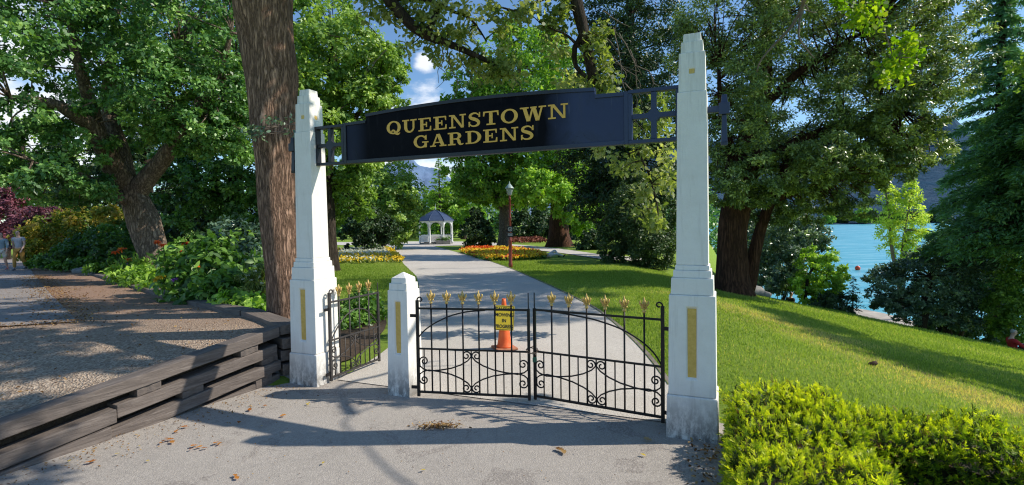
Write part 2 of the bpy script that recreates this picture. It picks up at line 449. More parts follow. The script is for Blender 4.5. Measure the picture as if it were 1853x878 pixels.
L_YEW = foliage('olive_evergreen', [(0.0377, 0.0718, 0.0223), (0.1131, 0.1798, 0.0462), (0.2949, 0.3931, 0.1071), (0.7548, 0.8536, 0.3211)], 0.15, .38, .6)
L_FIR = foliage('blue_green_fir', [(0.0418, 0.109, 0.0575), (0.0919, 0.2221, 0.1056), (0.181, 0.3675, 0.1559), (0.4179, 0.6055, 0.2399)], 0.13, .5, .4)
L_SILVER = foliage('grey_green_leaf', [(0.024, 0.0549, 0.0377), (0.0603, 0.1185, 0.0733), (0.1558, 0.2465, 0.1558), (0.4552, 0.5767, 0.3945)], 0.14, .35, .6)
L_BIRCH = foliage('pale_yellow_green', [(0.1719, 0.2513, 0.0397), (0.3306, 0.4232, 0.0661), (0.4761, 0.5554, 0.1058), (0.6612, 0.6877, 0.1984)], .5, .5, .3)
L_ORANGEH = foliage('gold_orange_hedge', [(.05, .11, .014), (.14, .20, .03), (.36, .30, .055), (.52, .34, .10)], .35, .5, .3)
L_PURPLE = foliage('purple_leaf', [(0.063, 0.0294, 0.042), (0.1575, 0.0588, 0.084), (0.315, 0.1155, 0.147), (0.546, 0.231, 0.273)], .3, .5, .4, (1.6, 1.2, 1.2))
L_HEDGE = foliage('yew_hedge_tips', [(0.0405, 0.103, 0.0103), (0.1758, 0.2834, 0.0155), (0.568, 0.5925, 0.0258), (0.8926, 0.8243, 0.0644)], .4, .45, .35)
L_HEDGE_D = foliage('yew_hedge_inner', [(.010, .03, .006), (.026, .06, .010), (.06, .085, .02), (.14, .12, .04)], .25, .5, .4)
L_GRASS = foliage('grass_blade', [(.165, .24, .038), (.255, .345, .07), (.35, .42, .12), (.62, .50, .24)], .35, .6, .15)
L_SHRUB = foliage('shrub_leaf', [(0.0216, 0.0625, 0.0125), (0.0564, 0.1368, 0.0228), (0.1298, 0.2638, 0.0416), (0.2879, 0.4745, 0.0982)], 0.28, .4, .5)
L_LITTER = foliage('dry_leaf_litter', [(.09, .045, .018), (.20, .10, .035), (.34, .20, .07), (.46, .33, .16)], .2, .7, .2, (1.4, 1.1, .7))
L_FLORANGE = foliage('orange_petal', [(.65, .07, .01), (.80, .13, .02), (.85, .20, .03), (.9, .30, .05)], .3, .5, .2, (1.2, 1, .8))
L_FLYEL = foliage('yellow_petal', [(.68, .42, .01), (.80, .55, .02), (.86, .62, .04), (.9, .70, .10)], .3, .5, .2, (1.2, 1.1, .8))
L_FLWHITE = foliage('cream_petal', [(.50, .50, .34), (.62, .62, .46), (.70, .70, .58), (.8, .8, .7)], .3, .5, .2, (1.1, 1.1, 1))
L_FLPURP = foliage('purple_petal', [(.22, .07, .40), (.32, .10, .5), (.42, .16, .6), (.5, .25, .65)], .3, .5, .2, (1.1, 1.1, 1))
L_FLRED = foliage('red_petal', [(.5, .03, .015), (.62, .05, .02), (.72, .08, .03), (.8, .14, .05)], .3, .5, .2, (1.1, 1, 1))
# ------------------------------------------------------------------ foliage
DIAMOND = np.array([(0, 0, 0), (.45, .5, .10), (1, 0, -.08), (.45, -.5, .10)])
OAKLEAF = np.array([(0, 0, 0), (.16, .12, .02), (.24, .30, .05), (.36, .20, .03), (.50, .46, .06), (.62, .28, .03), (.76, .42, .04), (.88, .18, 0),
                    (1, 0, -.08), (.88, -.18, 0), (.76, -.42, .04), (.62, -.28, .03), (.50, -.46, .06), (.36, -.20, .03), (.24, -.30, .05), (.16, -.12, .02)])
OVAL = np.array([(0, 0, 0), (.2, .32, .06), (.5, .5, .10), (.8, .28, .04), (1, 0, -.12), (.8, -.28, .04), (.5, -.5, .10), (.2, -.32, .06)])
NEEDLE = np.array([(0, .18, 0), (.5, .5, 0), (1, 0, -.1), (.5, -.5, 0), (0, -.18, 0)])
BLADE = np.array([(0, .5, 0), (1, 0, 0), (0, -.5, 0)])
def unit(a): return a / np.maximum(np.linalg.norm(a, axis=-1, keepdims=True), 1e-9)

def leaf_mesh(name, pos, nrm, tan, L, W, tmpl, var):
    """one leaf per row: base point, normal, direction, length, width"""
    tan = unit(tan - nrm * np.sum(tan*nrm, 1, keepdims=True)); b = np.cross(nrm, tan)
    k = len(tmpl); n = len(pos)
    L = np.broadcast_to(np.asarray(L, float), (n,))[:, None]; W = np.broadcast_to(np.asarray(W, float), (n,))[:, None]
    V = np.empty((n, k, 3), np.float32)
    for i, (x, y, z) in enumerate(tmpl): V[:, i] = pos + tan*(L*x) + b*(W*y) + nrm*(L*z)
    return npmesh(name, V.reshape(-1, 3), np.arange(n*k), np.arange(n)*k, np.full(n, k), False, np.clip(var, 0, 1))

def clump_leaves(name, C, R, per, size, mat, parent=None, tmpl=DIAMOND, aspect=.6, flat=.7, center=None, up=.6, out=.5, droop=.25, rng=RNG, vmul=1.0, vbias=0.0):
    """leaves gathered in clumps C (n,3) of radius R (n)"""
    C = np.asarray(C, float); n = len(C); R = np.broadcast_to(np.asarray(R, float), (n,))
    per = np.maximum(3, rng.poisson(per, n)) if np.isscalar(per) else per
    idx = np.repeat(np.arange(n), per); N_ = len(idx)
    d = unit(rng.normal(size=(N_, 3))) * (rng.random((N_, 1)) ** .45); d[:, 2] *= flat
    pos = C[idx] + d * R[idx][:, None]
    cen = C.mean(0) if center is None else np.asarray(center, float)
    o = unit(C[idx] - cen) if np.ndim(cen) == 1 else unit(C[idx] - cen[idx])
    nrm = unit(rng.normal(size=(N_, 3))*.75 + o*out + d*.5 + np.array([0, 0, up]))
    tan = unit(rng.normal(size=(N_, 3)) + d*.9 + np.array([0, 0, -droop]))
    L = size * rng.uniform(.65, 1.3, N_)
    cv = rng.random(n)
    var = .5*cv[idx] + .5*rng.random(N_)
    var = np.clip(var*vmul + vbias, 0, 1)
    me = leaf_mesh(name, pos, nrm, tan, L, L*aspect, tmpl, var)
    return link(name, me, mat, parent)

def lobe_clumps(lobes, rng=RNG, inner=.25, rc=(.14, .24)):
    """lobes (x,y,z, rx,ry,rz, n) -> clump centres on and just inside their shells"""
    C = []; R = []; O = []
    lob = [np.array(l[:6], float) for l in lobes]
    for li, l in enumerate(lobes):
        n = int(l[6]); c = lob[li][:3]; r = lob[li][3:6]
        d = unit(rng.normal(size=(n, 3)))
        k = np.where(rng.random(n) < inner, rng.uniform(.35, .8, n), rng.uniform(.82, 1.06, n))
        bump = 1 + .13*np.sin(d[:, 0]*7 + li) * np.cos(d[:, 2]*6 + li*2) + .10*np.sin(d[:, 1]*11 + li)
        p = c + d * r * (k*bump)[:, None]
        keep = np.ones(n, bool)
        for lj, o in enumerate(lob):
            if lj != li: keep &= np.sum(((p - o[:3])/o[3:6])**2, 1) > .45
        keep |= rng.random(n) < .15
        C.append(p[keep]); R.append(rng.uniform(rc[0], rc[1], keep.sum())*float(np.mean(r))); O.append(np.repeat(c[None], keep.sum(), 0))
    return np.concatenate(C), np.concatenate(R), np.concatenate(O)

def wig(pts, n, amp, rng=RNG):                       # smooth a limb and make it wander
    p = np.array([list(q) for q in pts], float)
    d = np.r_[0, np.cumsum(np.linalg.norm(np.diff(p, axis=0), axis=1))]
    t = np.linspace(0, d[-1], n)
    q = np.stack([np.interp(t, d, p[:, i]) for i in range(3)], -1)
    for _ in range(3): q[1:-1] = .25*q[:-2] + .5*q[1:-1] + .25*q[2:]
    w = rng.normal(size=q.shape)*amp
    for _ in range(2): w[1:-1] = .25*w[:-2] + .5*w[1:-1] + .25*w[2:]
    w[0] = 0
    return q + w

def trunk_mesh(name, pts, radii, mat, parent, n=26, seg=40, flare=.35, lump=.06, amp=.0, burls=()):
    """main stem as a lumpy tapering surface; burls (frac, angle, size)"""
    q = wig(pts, seg, amp); k = len(q)
    d = np.linspace(0, 1, k)
    rr = np.interp(d, np.linspace(0, 1, len(radii)), radii)
    hgt = np.linalg.norm(q - q[0], axis=1)
    V = np.empty((k, n, 3)); ang = np.linspace(0, 2*PI, n, endpoint=False)
    ph = RNG.random(6)*6
    for i in range(k):
        t = unit(q[min(i+1, k-1)] - q[max(i-1, 0)])
        a = unit(np.cross(t, [0, 1, 0.01])); b = np.cross(t, a)
        fl = 1 + flare*math.exp(-hgt[i]/(rr[0]*1.1))*(1 + .35*np.sin(ang*5 + ph[0]))
        lm = 1 + lump*(np.sin(ang*3 + ph[1] + hgt[i]*1.3) + .6*np.sin(ang*7 + ph[2] - hgt[i]*.9) + .5*np.sin(hgt[i]*3.1 + ph[3] + ang*2))
        for (fb, ab, sb) in burls:
            da = np.angle(np.exp(1j*(ang - ab)))
            lm = lm + sb*np.exp(-((d[i]-fb)/.045)**2 - (da/.55)**2)
        r = rr[i]*fl*lm
        V[i] = q[i] + np.outer(np.cos(ang)*r, a) + np.outer(np.sin(ang)*r, b)
    V = np.concatenate([V, V[:, :1]], 1)
    me = gridmesh(name, V)
    bm = bmesh.new(); bm.from_mesh(me); bmesh.ops.remove_doubles(bm, verts=bm.verts, dist=1e-5)
    bmesh.ops.recalc_face_normals(bm, faces=bm.faces); bm.to_mesh(me); bm.free()
    return link(name, me, mat, parent)

def limbs(name, lst, mat, parent, n=10):
    mb = MB()
    for pts, r0, r1, amp in lst:
        k = max(6, int(len(pts)*5))
        q = wig(pts, k, amp)
        mb.tube(q, np.linspace(r0, r1, k)**1.0, n)
    return mb.build(name, mat, parent)

def twigs_to(name, roots, C, mat, parent, frac=.35, r=.02):
    """thin branches from the nearest limb point to a share of the leaf clumps"""
    mb = MB(); roots = np.asarray(roots, float)
    for c in C:
        if random.random() > frac: continue
        j = np.argmin(np.sum((roots - c)**2, 1)); a = roots[j]
        if np.linalg.norm(c - a) < .1: continue
        mid = (a + c)/2 + RNG.normal(size=3)*.07*np.linalg.norm(c - a) + np.array([0, 0, .06*np.linalg.norm(c-a)])
        mb.tube(wig([a, mid, c], 6, .01), np.linspace(r, r*.3, 6), 5)
    if mb.v: return tag(mb.build(name, mat, parent), kind='stuff')

def W(u, v, Y): return np.array(at(u, v, Y))
def lobes_px(lst, k=1.0):
    """(u, v, Y, ru, rv in photo pixels, depth radius in metres, clumps)"""
    out = []
    for (u, v, Y, ru, rv, rd, n) in lst:
        p = W(u, v, Y); s = Y/F
        out.append((p[0], p[1], p[2], ru*s, rd, rv*s, int(n*k)))
    return out

def tree(name, label, base, trunk, lobes, leaf, bk, per, size, group=None, aspect=.6, limb=(), flat=.7, twig=.3, tw=.02, rc=(.14, .24), tmpl=DIAMOND, flare=.35, cat='tree', seg=30, amp=.0, up=.6, out=.5, droop=.25, vbias=0., inner=.25):
    """trunk = (points, radii)"""
    root = empty(name, base, label, cat, 0, group)
    off = -Vector(base)
    def L(o):
        if o is not None: o.location = off
        return o
    L(trunk_mesh('trunk', trunk[0], trunk[1], bk, root, flare=flare, seg=seg, amp=amp))
    pts = list(wig(trunk[0], 14, 0))[5:]
    if limb:
        lb = L(limbs('limbs', limb, bk, root))
        for l in limb: pts += list(wig(l[0], 10, 0))[3:]
    C, R, O = lobe_clumps(lobes, rc=rc, inner=inner)
    if twig: L(twigs_to('branches', pts, C, bk, root, twig, tw))
    L(clump_leaves('crown', C, R, per, size, leaf, root, tmpl, aspect, flat, O, up, out, droop, vbias=vbias))
    return root

def bush(name, label, base, lobes, leaf, per, size, group=None, aspect=.6, flat=.8, cat='shrub', stems=5, sr=.03, bk=None, rc=(.14, .26), tmpl=DIAMOND, up=.6, droop=.2, vbias=0., inner=.35):
    root = empty(name, base, label, cat, 0, group)
    off = -Vector(base)
    C, R, O = lobe_clumps(lobes, rc=rc, inner=inner)
    mb = MB()
    for i in range(stems):
        c = C[random.randrange(len(C))]
        b0 = np.array(base) + np.array([random.uniform(-.15, .15), random.uniform(-.15, .15), -.05])
        mid = b0*.5 + c*.5 + np.array([0, 0, .1])
        mb.tube(wig([b0, mid, c], 8, .02), np.linspace(sr, sr*.35, 8), 6)
    mb.build('stems', bk or M_BARK_DK, root).location = off
    clump_leaves('foliage', C, R, per, size, leaf, root, tmpl, aspect, flat, O, up, .5, droop, vbias=vbias).location = off
    return root

def conifer(name, label, base, h, rad, leaf, n_br, per, size, z0=.08, droop=.25, group=None, bk=None, aspect=.22, cat='tree', power=.8, taper_top=.03, tr=.02, sector=None, fan=.22):
    """trunk with whorled, drooping boughs carrying flat sprays"""
    root = empty(name, base, label, cat, 0, group)
    mb = MB(); mb.tube(wig([(0, 0, -.1), (0, 0, h*.5), (0, 0, h)], 14, .01*h/10), np.linspace(tr*h, .004*h, 14), 10)
    mb.build('trunk', bk or M_BARK_DK, root)
    bb = MB(); P = []; NN = []; TT = []; VV = []
    for i in range(n_br):
        f = z0 + (1 - z0)*((i + random.random())/n_br)
        a = i*2.399 + random.uniform(-.4, .4) if sector is None else random.uniform(*sector)
        r = rad*max(taper_top, (1 - f))**power*random.uniform(.72, 1.1)
        z = f*h; dr = droop*r*random.uniform(.6, 1.3)
        d = np.array([math.cos(a), math.sin(a), 0])
        q = np.array([d*r*t + np.array([0, 0, z + .12*r*math.sin(PI*t*.6) - dr*t*t]) for t in np.linspace(0, 1, 8)])
        bb.tube(q, np.linspace(max(.008, .03*r), .004, 8), 4)
        m = max(6, int(per*(r/rad + .15)))
        t = RNG.random(m)**.75
        side = np.cross(d, [0, 0, 1])
        lat = RNG.normal(size=m)*fan*r*(1.05 - t)
        base_p = np.stack([np.interp(t, np.linspace(0, 1, 8), q[:, j]) for j in range(3)], -1)
        p = base_p + lat[:, None]*side + np.array([0, 0, 1])*(-np.abs(lat)*.25 + RNG.normal(size=m)*.03*r)[:, None]
        P.append(p); NN.append(unit(RNG.normal(size=(m, 3))*.45 + np.array([0, 0, 1.0]) + d*.3))
        TT.append(unit(d*.8 + np.sign(lat)[:, None]*side*.7 + RNG.normal(size=(m, 3))*.35 + np.array([0, 0, -.35])))
        VV.append(.45*random.random() + .3*t + .25*RNG.random(m))
    bb.build('boughs', bk or M_BARK_DK, root)
    P = np.concatenate(P); L = size*RNG.uniform(.6, 1.3, len(P))
    link('needles', leaf_mesh('needles', P, np.concatenate(NN), np.concatenate(TT), L, L*aspect, DIAMOND, np.concatenate(VV)), leaf, root)
    return root
# ------------------------------------------------------------------ sky, sun
SUN = Vector((1.12, .02, 1.0)).normalized()
world = bpy.data.worlds.new('World'); scene.world = world; world.use_nodes = True
wt = world.node_tree; wn = wt.nodes; wl = wt.links
bgn = wn['Background']; sky = wn.new('ShaderNodeTexSky'); sky.sky_type = 'NISHITA'; sky.sun_disc = False
sky.sun_elevation = math.asin(SUN.z); sky.sun_rotation = math.atan2(SUN.x, SUN.y)
sky.air_density = 1.0; sky.dust_density = .3; sky.ozone_density = 2.0; sky.altitude = 300
tc = wn.new('ShaderNodeTexCoord')
def wnode(t, **k):
    x = wn.new(t)
    for a, b in k.items(): setattr(x, a, b)
    return x
nz = wnode('ShaderNodeTexNoise'); nz.inputs['Scale'].default_value = 13; nz.inputs['Detail'].default_value = 8; nz.inputs['Roughness'].default_value = .6
mp = wnode('ShaderNodeMapping'); mp.inputs['Scale'].default_value = (1, 1, 2.2)
wl.new(tc.outputs['Generated'], mp.inputs[0]); wl.new(mp.outputs[0], nz.inputs['Vector'])
acc = None
for (u, v, rad) in ((775, 195, .06), (765, 112, .028), (700, 255, .10), (790, 305, .09), (60, 250, .2), (1640, 120, .03), (20, 100, .12)):
    d = ray(u, v).normalized()
    ds = wnode('ShaderNodeVectorMath', operation='DISTANCE'); ds.inputs[1].default_value = d
    wl.new(tc.outputs['Generated'], ds.inputs[0])
    mr = wnode('ShaderNodeMapRange'); mr.interpolation_type = 'SMOOTHSTEP'; mr.inputs['From Min'].default_value = rad*1.5; mr.inputs['From Max'].default_value = 0
    wl.new(ds.outputs['Value'], mr.inputs['Value'])
    if acc is None: acc = mr.outputs[0]
    else:
        mx = wnode('ShaderNodeMath', operation='MAXIMUM'); wl.new(acc, mx.inputs[0]); wl.new(mr.outputs[0], mx.inputs[1]); acc = mx.outputs[0]
sm = wnode('ShaderNodeMath', operation='MULTIPLY_ADD'); sm.inputs[1].default_value = .55
wl.new(acc, sm.inputs[0]); wl.new(nz.outputs['Fac'], sm.inputs[2])
mr = wnode('ShaderNodeMapRange'); mr.interpolation_type = 'SMOOTHSTEP'; mr.inputs['From Min'].default_value = .74; mr.inputs['From Max'].default_value = 1.08
mr.inputs['To Max'].default_value = .9
wl.new(sm.outputs[0], mr.inputs['Value'])
tint = wnode('ShaderNodeMixRGB', blend_type='MULTIPLY'); tint.inputs[0].default_value = 1; tint.inputs[2].default_value = (.82, .99, 1.10, 1)
wl.new(sky.outputs[0], tint.inputs[1])
cm = wnode('ShaderNodeMixRGB'); cm.inputs[2].default_value = (7.2, 7.4, 7.8, 1)
wl.new(mr.outputs[0], cm.inputs[0]); wl.new(tint.outputs[0], cm.inputs[1]); wl.new(cm.outputs[0], bgn.inputs['Color'])
bgn.inputs['Strength'].default_value = .15
sd = bpy.data.lights.new('sun', 'SUN'); sd.energy = 5.0; sd.angle = math.radians(.53); sd.color = (1, .93, .81)
so = bpy.data.objects.new('sun', sd); COL.objects.link(so); so.rotation_euler = SUN.to_track_quat('Z', 'Y').to_euler(); so.location = SUN*50

# ------------------------------------------------------------------ ground
def axis(a, b, near, step, grow, far):
    p = list(np.arange(a, b + 1e-6, near)); s = near
    x = p[-1]
    while x < far: s *= grow; x += s; p.append(x)
    s = near; x = p[0]; q = []
    while x > -far: s *= grow; x -= s; q.append(x)
    return np.array(q[::-1] + p)
gx = axis(-14, 26, .3, .3, 1.22, 9000); gy = axis(-2, 45, .3, .3, 1.22, 9000)
GX, GY = np.meshgrid(gx, gy, indexing='ij')
GZ = T(GX, GY)
# the lawn lies a little below the forecourt and the path, which are sheets of their own
tag(link('ground', gridmesh('ground', np.stack([GX, GY, GZ - .012], -1)), M_LAWN), kind='structure')

px = lambda *l: [hit(u, v) for u, v in l]
PR = [(1.50, 4.30), (1.62, 5.2)] + [p[:2] for p in px((1208, 690), (1150, 620), (1080, 560), (1000, 520), (925, 487), (880, 471), (831, 458), (783, 445))]
PL = [(-1.98, 5.72), (-1.75, 6.6), (-1.72, 8.2), (-2.0, 11.0)] + [p[:2] for p in px((757, 513), (753, 500), (729, 477), (714, 458), (703, 445))]
gate_edge = [(-2.05, 5.70), (1.40, 4.25)]
tag(strip('garden_path', PL, PR, M_PATH, T, .008, 90, 22), kind='structure')
c0, c1 = hit(560, 441.5), hit(850, 439.5)
pz = [hit(u, v) for u, v in ((560, 443.5), (660, 444), (760, 446), (850, 444), (905, 446.5))]
pz2 = [hit(u, v) for u, v in ((560, 438.5), (660, 438.5), (760, 437), (850, 437.5), (905, 440))]
tag(strip('cross_path', pz, pz2, M_PATH, T, .016, 40, 10), kind='structure')
ra = [hit(u, v) for u, v in ((905, 447), (960, 452), (1020, 459), (1090, 470), (1180, 480))]
rb = [hit(u, v) for u, v in ((905, 441), (960, 445), (1020, 451.5), (1090, 461.5), (1180, 471))]
tag(strip('side_path', ra, rb, M_PATH, T, .022, 40, 8), kind='structure')
kb = smooth_line(PR, 90); nb = np.gradient(kb, axis=0); nb = nb/np.linalg.norm(nb, axis=1)[:, None]; kb2 = kb + np.stack([nb[:, 1], -nb[:, 0]], -1)*.05
tag(strip('path_kerb', kb[2:], kb2[2:], plain('kerb_timber', (.20, .17, .14), .9, 0, .3, 9), T, .02, 120, 2, False), kind='structure')
# forecourt in front of the gate
FA = [(-9, .3), (-4, .3), (0, .3), (3, .3), (6.2, .3)]
FB = [(-9, 6.3), (-2.75, 6.3), (-1.95, 6.0), (1.50, 4.55), (1.62, 4.5)]
m_f = strip('forecourt', FA, FB, M_ASPH, T, .0, 60, 40, False); tag(m_f, kind='structure')
# strip of bare earth under the hedge
tag(strip('bare_earth', [(1.66, .3), (1.68, 2), (1.72, 4.0)], [(6.5, .3), (6.5, 2), (6.5, 4.0)], M_SOIL, T, .012, 14, 14, False), kind='structure')

# ---- raised walk on the left
WALL = [(-2.62, 5.70), (-3.70, 3.60), (-4.934, 1.2)]
EDGE = [(-2.62, 5.86), (-3.6, 6.95), (-4.85, 8.05), (-6.45, 9.6), (-10.0, 13.2), (-16.2, 19.5), (-24, 27.6), (-36, 40)]
VA = [(-5.03, 1.2)] + [(x - .10, y + .03) for x, y in WALL[::-1][1:]] + [(x - .05, y - .05) for x, y in EDGE]
VB = [(-9, 1.2), (-9, 2.5), (-10, 3.2), (-11, 3.9), (-11.5, 4.5), (-12, 5), (-13, 6), (-15, 8), (-20, 14), (-27, 21), (-40, 34)]
va = resample(VA, 90); vb = resample(VB, 90)
tag(strip('gravel_verge', VA, VB, M_VERGE, Zter, -.03, 90, 40, False), kind='structure')
RA = [(-5.55, 6.5), (-6.6, 7.6), (-9.0, 10.0), (-12.5, 13.6), (-16.6, 17.8), (-24, 25.5), (-36, 37.5)]
RB = [(-9.5, 4.6), (-11.5, 5.2), (-15, 7.2), (-20, 11), (-26, 15.5), (-36, 24), (-52, 36)]
tag(strip('walkway_road', RA, RB, M_ROAD, Zter, -.016, 60, 20), kind='structure')
# soil of the planted border between the timber edging and the lawn
SA = [(x + .12, y + .1) for x, y in EDGE[:7]]
SB = [(-2.1, 6.6), (-2.0, 8.2), (-2.6, 10.5), (-5.2, 13), (-8.5, 16.5), (-14, 22), (-21, 29)]
tag(strip('border_soil', SA, SB, M_SOIL, T, .012, 50, 14), kind='structure')
# lake and hills
mb = MB(); mb.add([(4, 20, -6), (9000, 20, -6), (9000, 9000, -6), (4, 9000, -6)], [(0, 1, 2, 3)])
tag(mb.build('lake', M_LAKE), kind='structure')
def onz(u, v, z): d = ray(u, v); return Vector((0, 0, EYE)) + d*((z - EYE)/d.z)
B1 = [onz(u, v, -5.9) for u, v in ((1530, 556), (1560, 559), (1605, 568), (1660, 583), (1745, 609), (1830, 640))]; B2 = [onz(u, v, -5.9) for u, v in ((1520, 600), (1560, 610), (1605, 622), (1660, 640), (1745, 668), (1830, 700))]
M_BEACH = plain('shore_gravel', (.42, .37, .32), .95, 0, .3, 1.5, .5)
tag(strip('beach', B1, B2, M_BEACH, lambda x, y: 0*x - 5.9, 0, 30, 8), kind='structure')
from mathutils import noise as mnoise
def fract(x, y, s, o=6): return mnoise.fractal(Vector((x*s, y*s, .3)), 1.0, 2.1, o)
def hill(name, xs, ys, fn, mat):
    P = np.empty((len(xs), len(ys), 3))
    for i, x in enumerate(xs):
        for j, y in enumerate(ys): P[i, j] = (x, y, fn(x, y))
    return tag(link(name, gridmesh(name, P), mat), kind='structure')
def far_h(x, y):
    sh = 560 + 30*fract(x, 0, .004)
    d = y - sh - max(0, (350 - x))*1.4
    if d < 0: return -9
    return -6.5 + min(d, 60)*.05 + max(0, d - 60)*.16*(1 + .5*fract(x, y, .0021)) + 12*fract(x, y, .012) * min(1, d/150)
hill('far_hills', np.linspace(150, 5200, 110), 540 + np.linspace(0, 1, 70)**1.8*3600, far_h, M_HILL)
def mt_h(x, y):
    prof = np.interp(x, [-2600, -1700, -1250, -1010, -880, -760, -600, -300, 200, 900], [420, 560, 590, 700, 570, 545, 430, 330, 300, 250])
    f = 1 - abs(y - 5300)/900
    return prof*max(0, f) * (1 + .16*fract(x, y, .003, 8)) + 60*fract(x, y, .006, 8)*max(0, f)
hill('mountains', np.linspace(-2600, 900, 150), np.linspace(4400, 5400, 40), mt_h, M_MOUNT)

# ------------------------------------------------------------------ entrance gate
YAW = math.radians(-22.5); LC = Vector((-2.228, 5.736, 0))
G = Vector((math.cos(YAW), math.sin(YAW), 0)); NF = Vector((math.sin(YAW), -math.cos(YAW), 0))
def onaxis(t, off=0, z=0): return LC + G*t + NF*off + Vector((0, 0, z))

def holed(mb, a, b, z0, z1, holes, depth=.018):
    """tapering square block; holes = {side: (width, zlow, zhigh)} sunk into its faces; side 0 = front(-y), 1 = right, 2 = back, 3 = left"""
    def P(side, x, z, dep=0):
        t = (z - z0)/(z1 - z0); h = (a + (b - a)*t)/2
        c, s = [(1, 0), (0, 1), (-1, 0), (0, -1)][side]
        lx, ly = x, -(h - dep)
        return (lx*c - ly*s, lx*s + ly*c, z)
    for sd in range(4):
        o = [P(sd, -a/2, z0), P(sd, a/2, z0), P(sd, b/2, z1), P(sd, -b/2, z1)]
        if sd in holes:
            w, h0, h1 = holes[sd]
            q = [P(sd, x, z) for x, z in ((-w/2, h0), (w/2, h0), (w/2, h1), (-w/2, h1))]
            k = .82
            r = [P(sd, x, z, depth) for x, z in ((-w/2*k, h0 + .012), (w/2*k, h0 + .012), (w/2*k, h1 - .012), (-w/2*k, h1 - .012))]
            mb.add(o + q + r, [(0,1,5,4),(1,2,6,5),(2,3,7,6),(3,0,4,7),(4,5,9,8),(5,6,10,9),(6,7,11,10),(7,4,8,11),(8,9,10,11)])
        else: mb.add(o, [(0, 1, 2, 3)])
    mb.add([(-a/2,-a/2,z0),(a/2,-a/2,z0),(a/2,a/2,z0),(-a/2,a/2,z0)], [(3,2,1,0)])
    mb.add([(-b/2,-b/2,z1),(b/2,-b/2,z1),(b/2,b/2,z1),(-b/2,b/2,z1)], [(0,1,2,3)])
def inlay(parent, name, side, half, w, z0, z1, depth=.018):
    mb = MB(); c, s = [(1, 0), (0, 1), (-1, 0), (0, -1)][side]
    y = -(half - depth) ; vs = []
    for x, z, d in ((-w/2, z0, 0), (w/2, z0, 0), (w/2, z1, 0), (-w/2, z1, 0)):
        for yy in (y - .004, y + .01): vs.append((x*c - yy*s, x*s + yy*c, z))
    mb.add(vs, [(0,2,4,6),(1,7,5,3),(0,1,3,2),(2,3,5,4),(4,5,7,6),(6,7,1,0)])
    return mb.build(name, M_GOLD, parent)

def tall_pillar(t, label):
    root = empty('gate_pillar', onaxis(t), label, 'gate pillar', YAW, 'tall white gate pillars carrying the sign')
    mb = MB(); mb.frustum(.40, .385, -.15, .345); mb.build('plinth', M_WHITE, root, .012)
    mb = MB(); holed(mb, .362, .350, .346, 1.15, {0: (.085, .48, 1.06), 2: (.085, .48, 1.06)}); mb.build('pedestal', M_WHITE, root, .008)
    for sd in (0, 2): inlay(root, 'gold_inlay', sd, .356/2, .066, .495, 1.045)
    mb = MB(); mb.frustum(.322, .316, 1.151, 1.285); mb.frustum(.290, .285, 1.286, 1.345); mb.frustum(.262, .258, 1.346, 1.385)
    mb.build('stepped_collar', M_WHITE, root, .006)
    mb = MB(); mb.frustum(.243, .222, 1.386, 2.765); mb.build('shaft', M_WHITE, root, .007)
    mb = MB(); holed(mb, .204, .196, 2.766, 3.075, {k: (.05, 2.90, 2.95) for k in range(4)}, .01)
    mb.frustum(.170, .165, 3.076, 3.165); mb.frustum(.138, .13, 3.166, 3.232); mb.build('stepped_cap', M_WHITE, root, .006)
    for sd in range(4): inlay(root, 'gold_square', sd, .2003/2, .04, 2.906, 2.944, .009)
    return root
tall_pillar(0, 'tall white stepped gate pillar beside the timber wall and the big trunk')
tall_pillar(4.013, 'tall white stepped gate pillar beside the clipped yellow-green hedge')
root = empty('short_gate_pillar', onaxis(1.195), 'short white gate post with pyramid cap and gold strip between the gates', 'gate pillar', YAW)
mb = MB(); holed(mb, .262, .232, -.15, 1.075, {0: (.075, .42, .97), 2: (.075, .42, .97)}); mb.build('body', M_WHITE, root, .008)
for sd in (0, 2): inlay(root, 'gold_inlay', sd, .2415/2, .058, .435, .955)
mb = MB(); mb.frustum(.212, .208, 1.076, 1.145); mb.frustum(.178, .174, 1.146, 1.195); mb.frustum(.174, .012, 1.196, 1.252)
mb.build('pyramid_cap', M_WHITE, root, .004)

# ---- sign
sg = empty('entrance_sign', LC, 'long black arched entrance sign with gold letters between the two pillars', 'sign', YAW)
def arch(x, base=2.898, rise=.042, x0=.785, x1=3.215):
    t = (x - x0)/(x1 - x0); return base + rise*(1 - (2*t - 1)**2)
xs = np.linspace(.785, 3.215, 33)
out = [(.53, 2.40), (3.465, 2.40), (3.465, 2.832), (3.215, 2.838)] + [(x, arch(x)) for x in xs[::-1]] + [(.785, 2.832), (.53, 2.826)]
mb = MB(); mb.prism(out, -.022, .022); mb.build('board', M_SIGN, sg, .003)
mb = MB()
def bar(poly, y0=-.034, y1=.034): mb.prism(poly, y0, y1)
bar([(.53, 2.396), (3.465, 2.396), (3.465, 2.432), (.53, 2.432)])
bar([(.495, 2.396), (.529, 2.396), (.529, 2.83), (.495, 2.83)]); bar([(3.466, 2.396), (3.50, 2.396), (3.50, 2.838), (3.466, 2.838)])
for i in range(32):
    a, b = xs[i], xs[i+1]; bar([(a, arch(a) - .030), (b, arch(b) - .030), (b, arch(b) + .003), (a, arch(a) + .003)])
bar([(.53, 2.800), (.784, 2.803), (.784, 2.836), (.53, 2.830)], -.0345, .0345); bar([(3.216, 2.808), (3.465, 2.803), (3.465, 2.836), (3.216, 2.842)], -.0345, .0345)
mb.build('border', M_SFRAME, sg, .003)
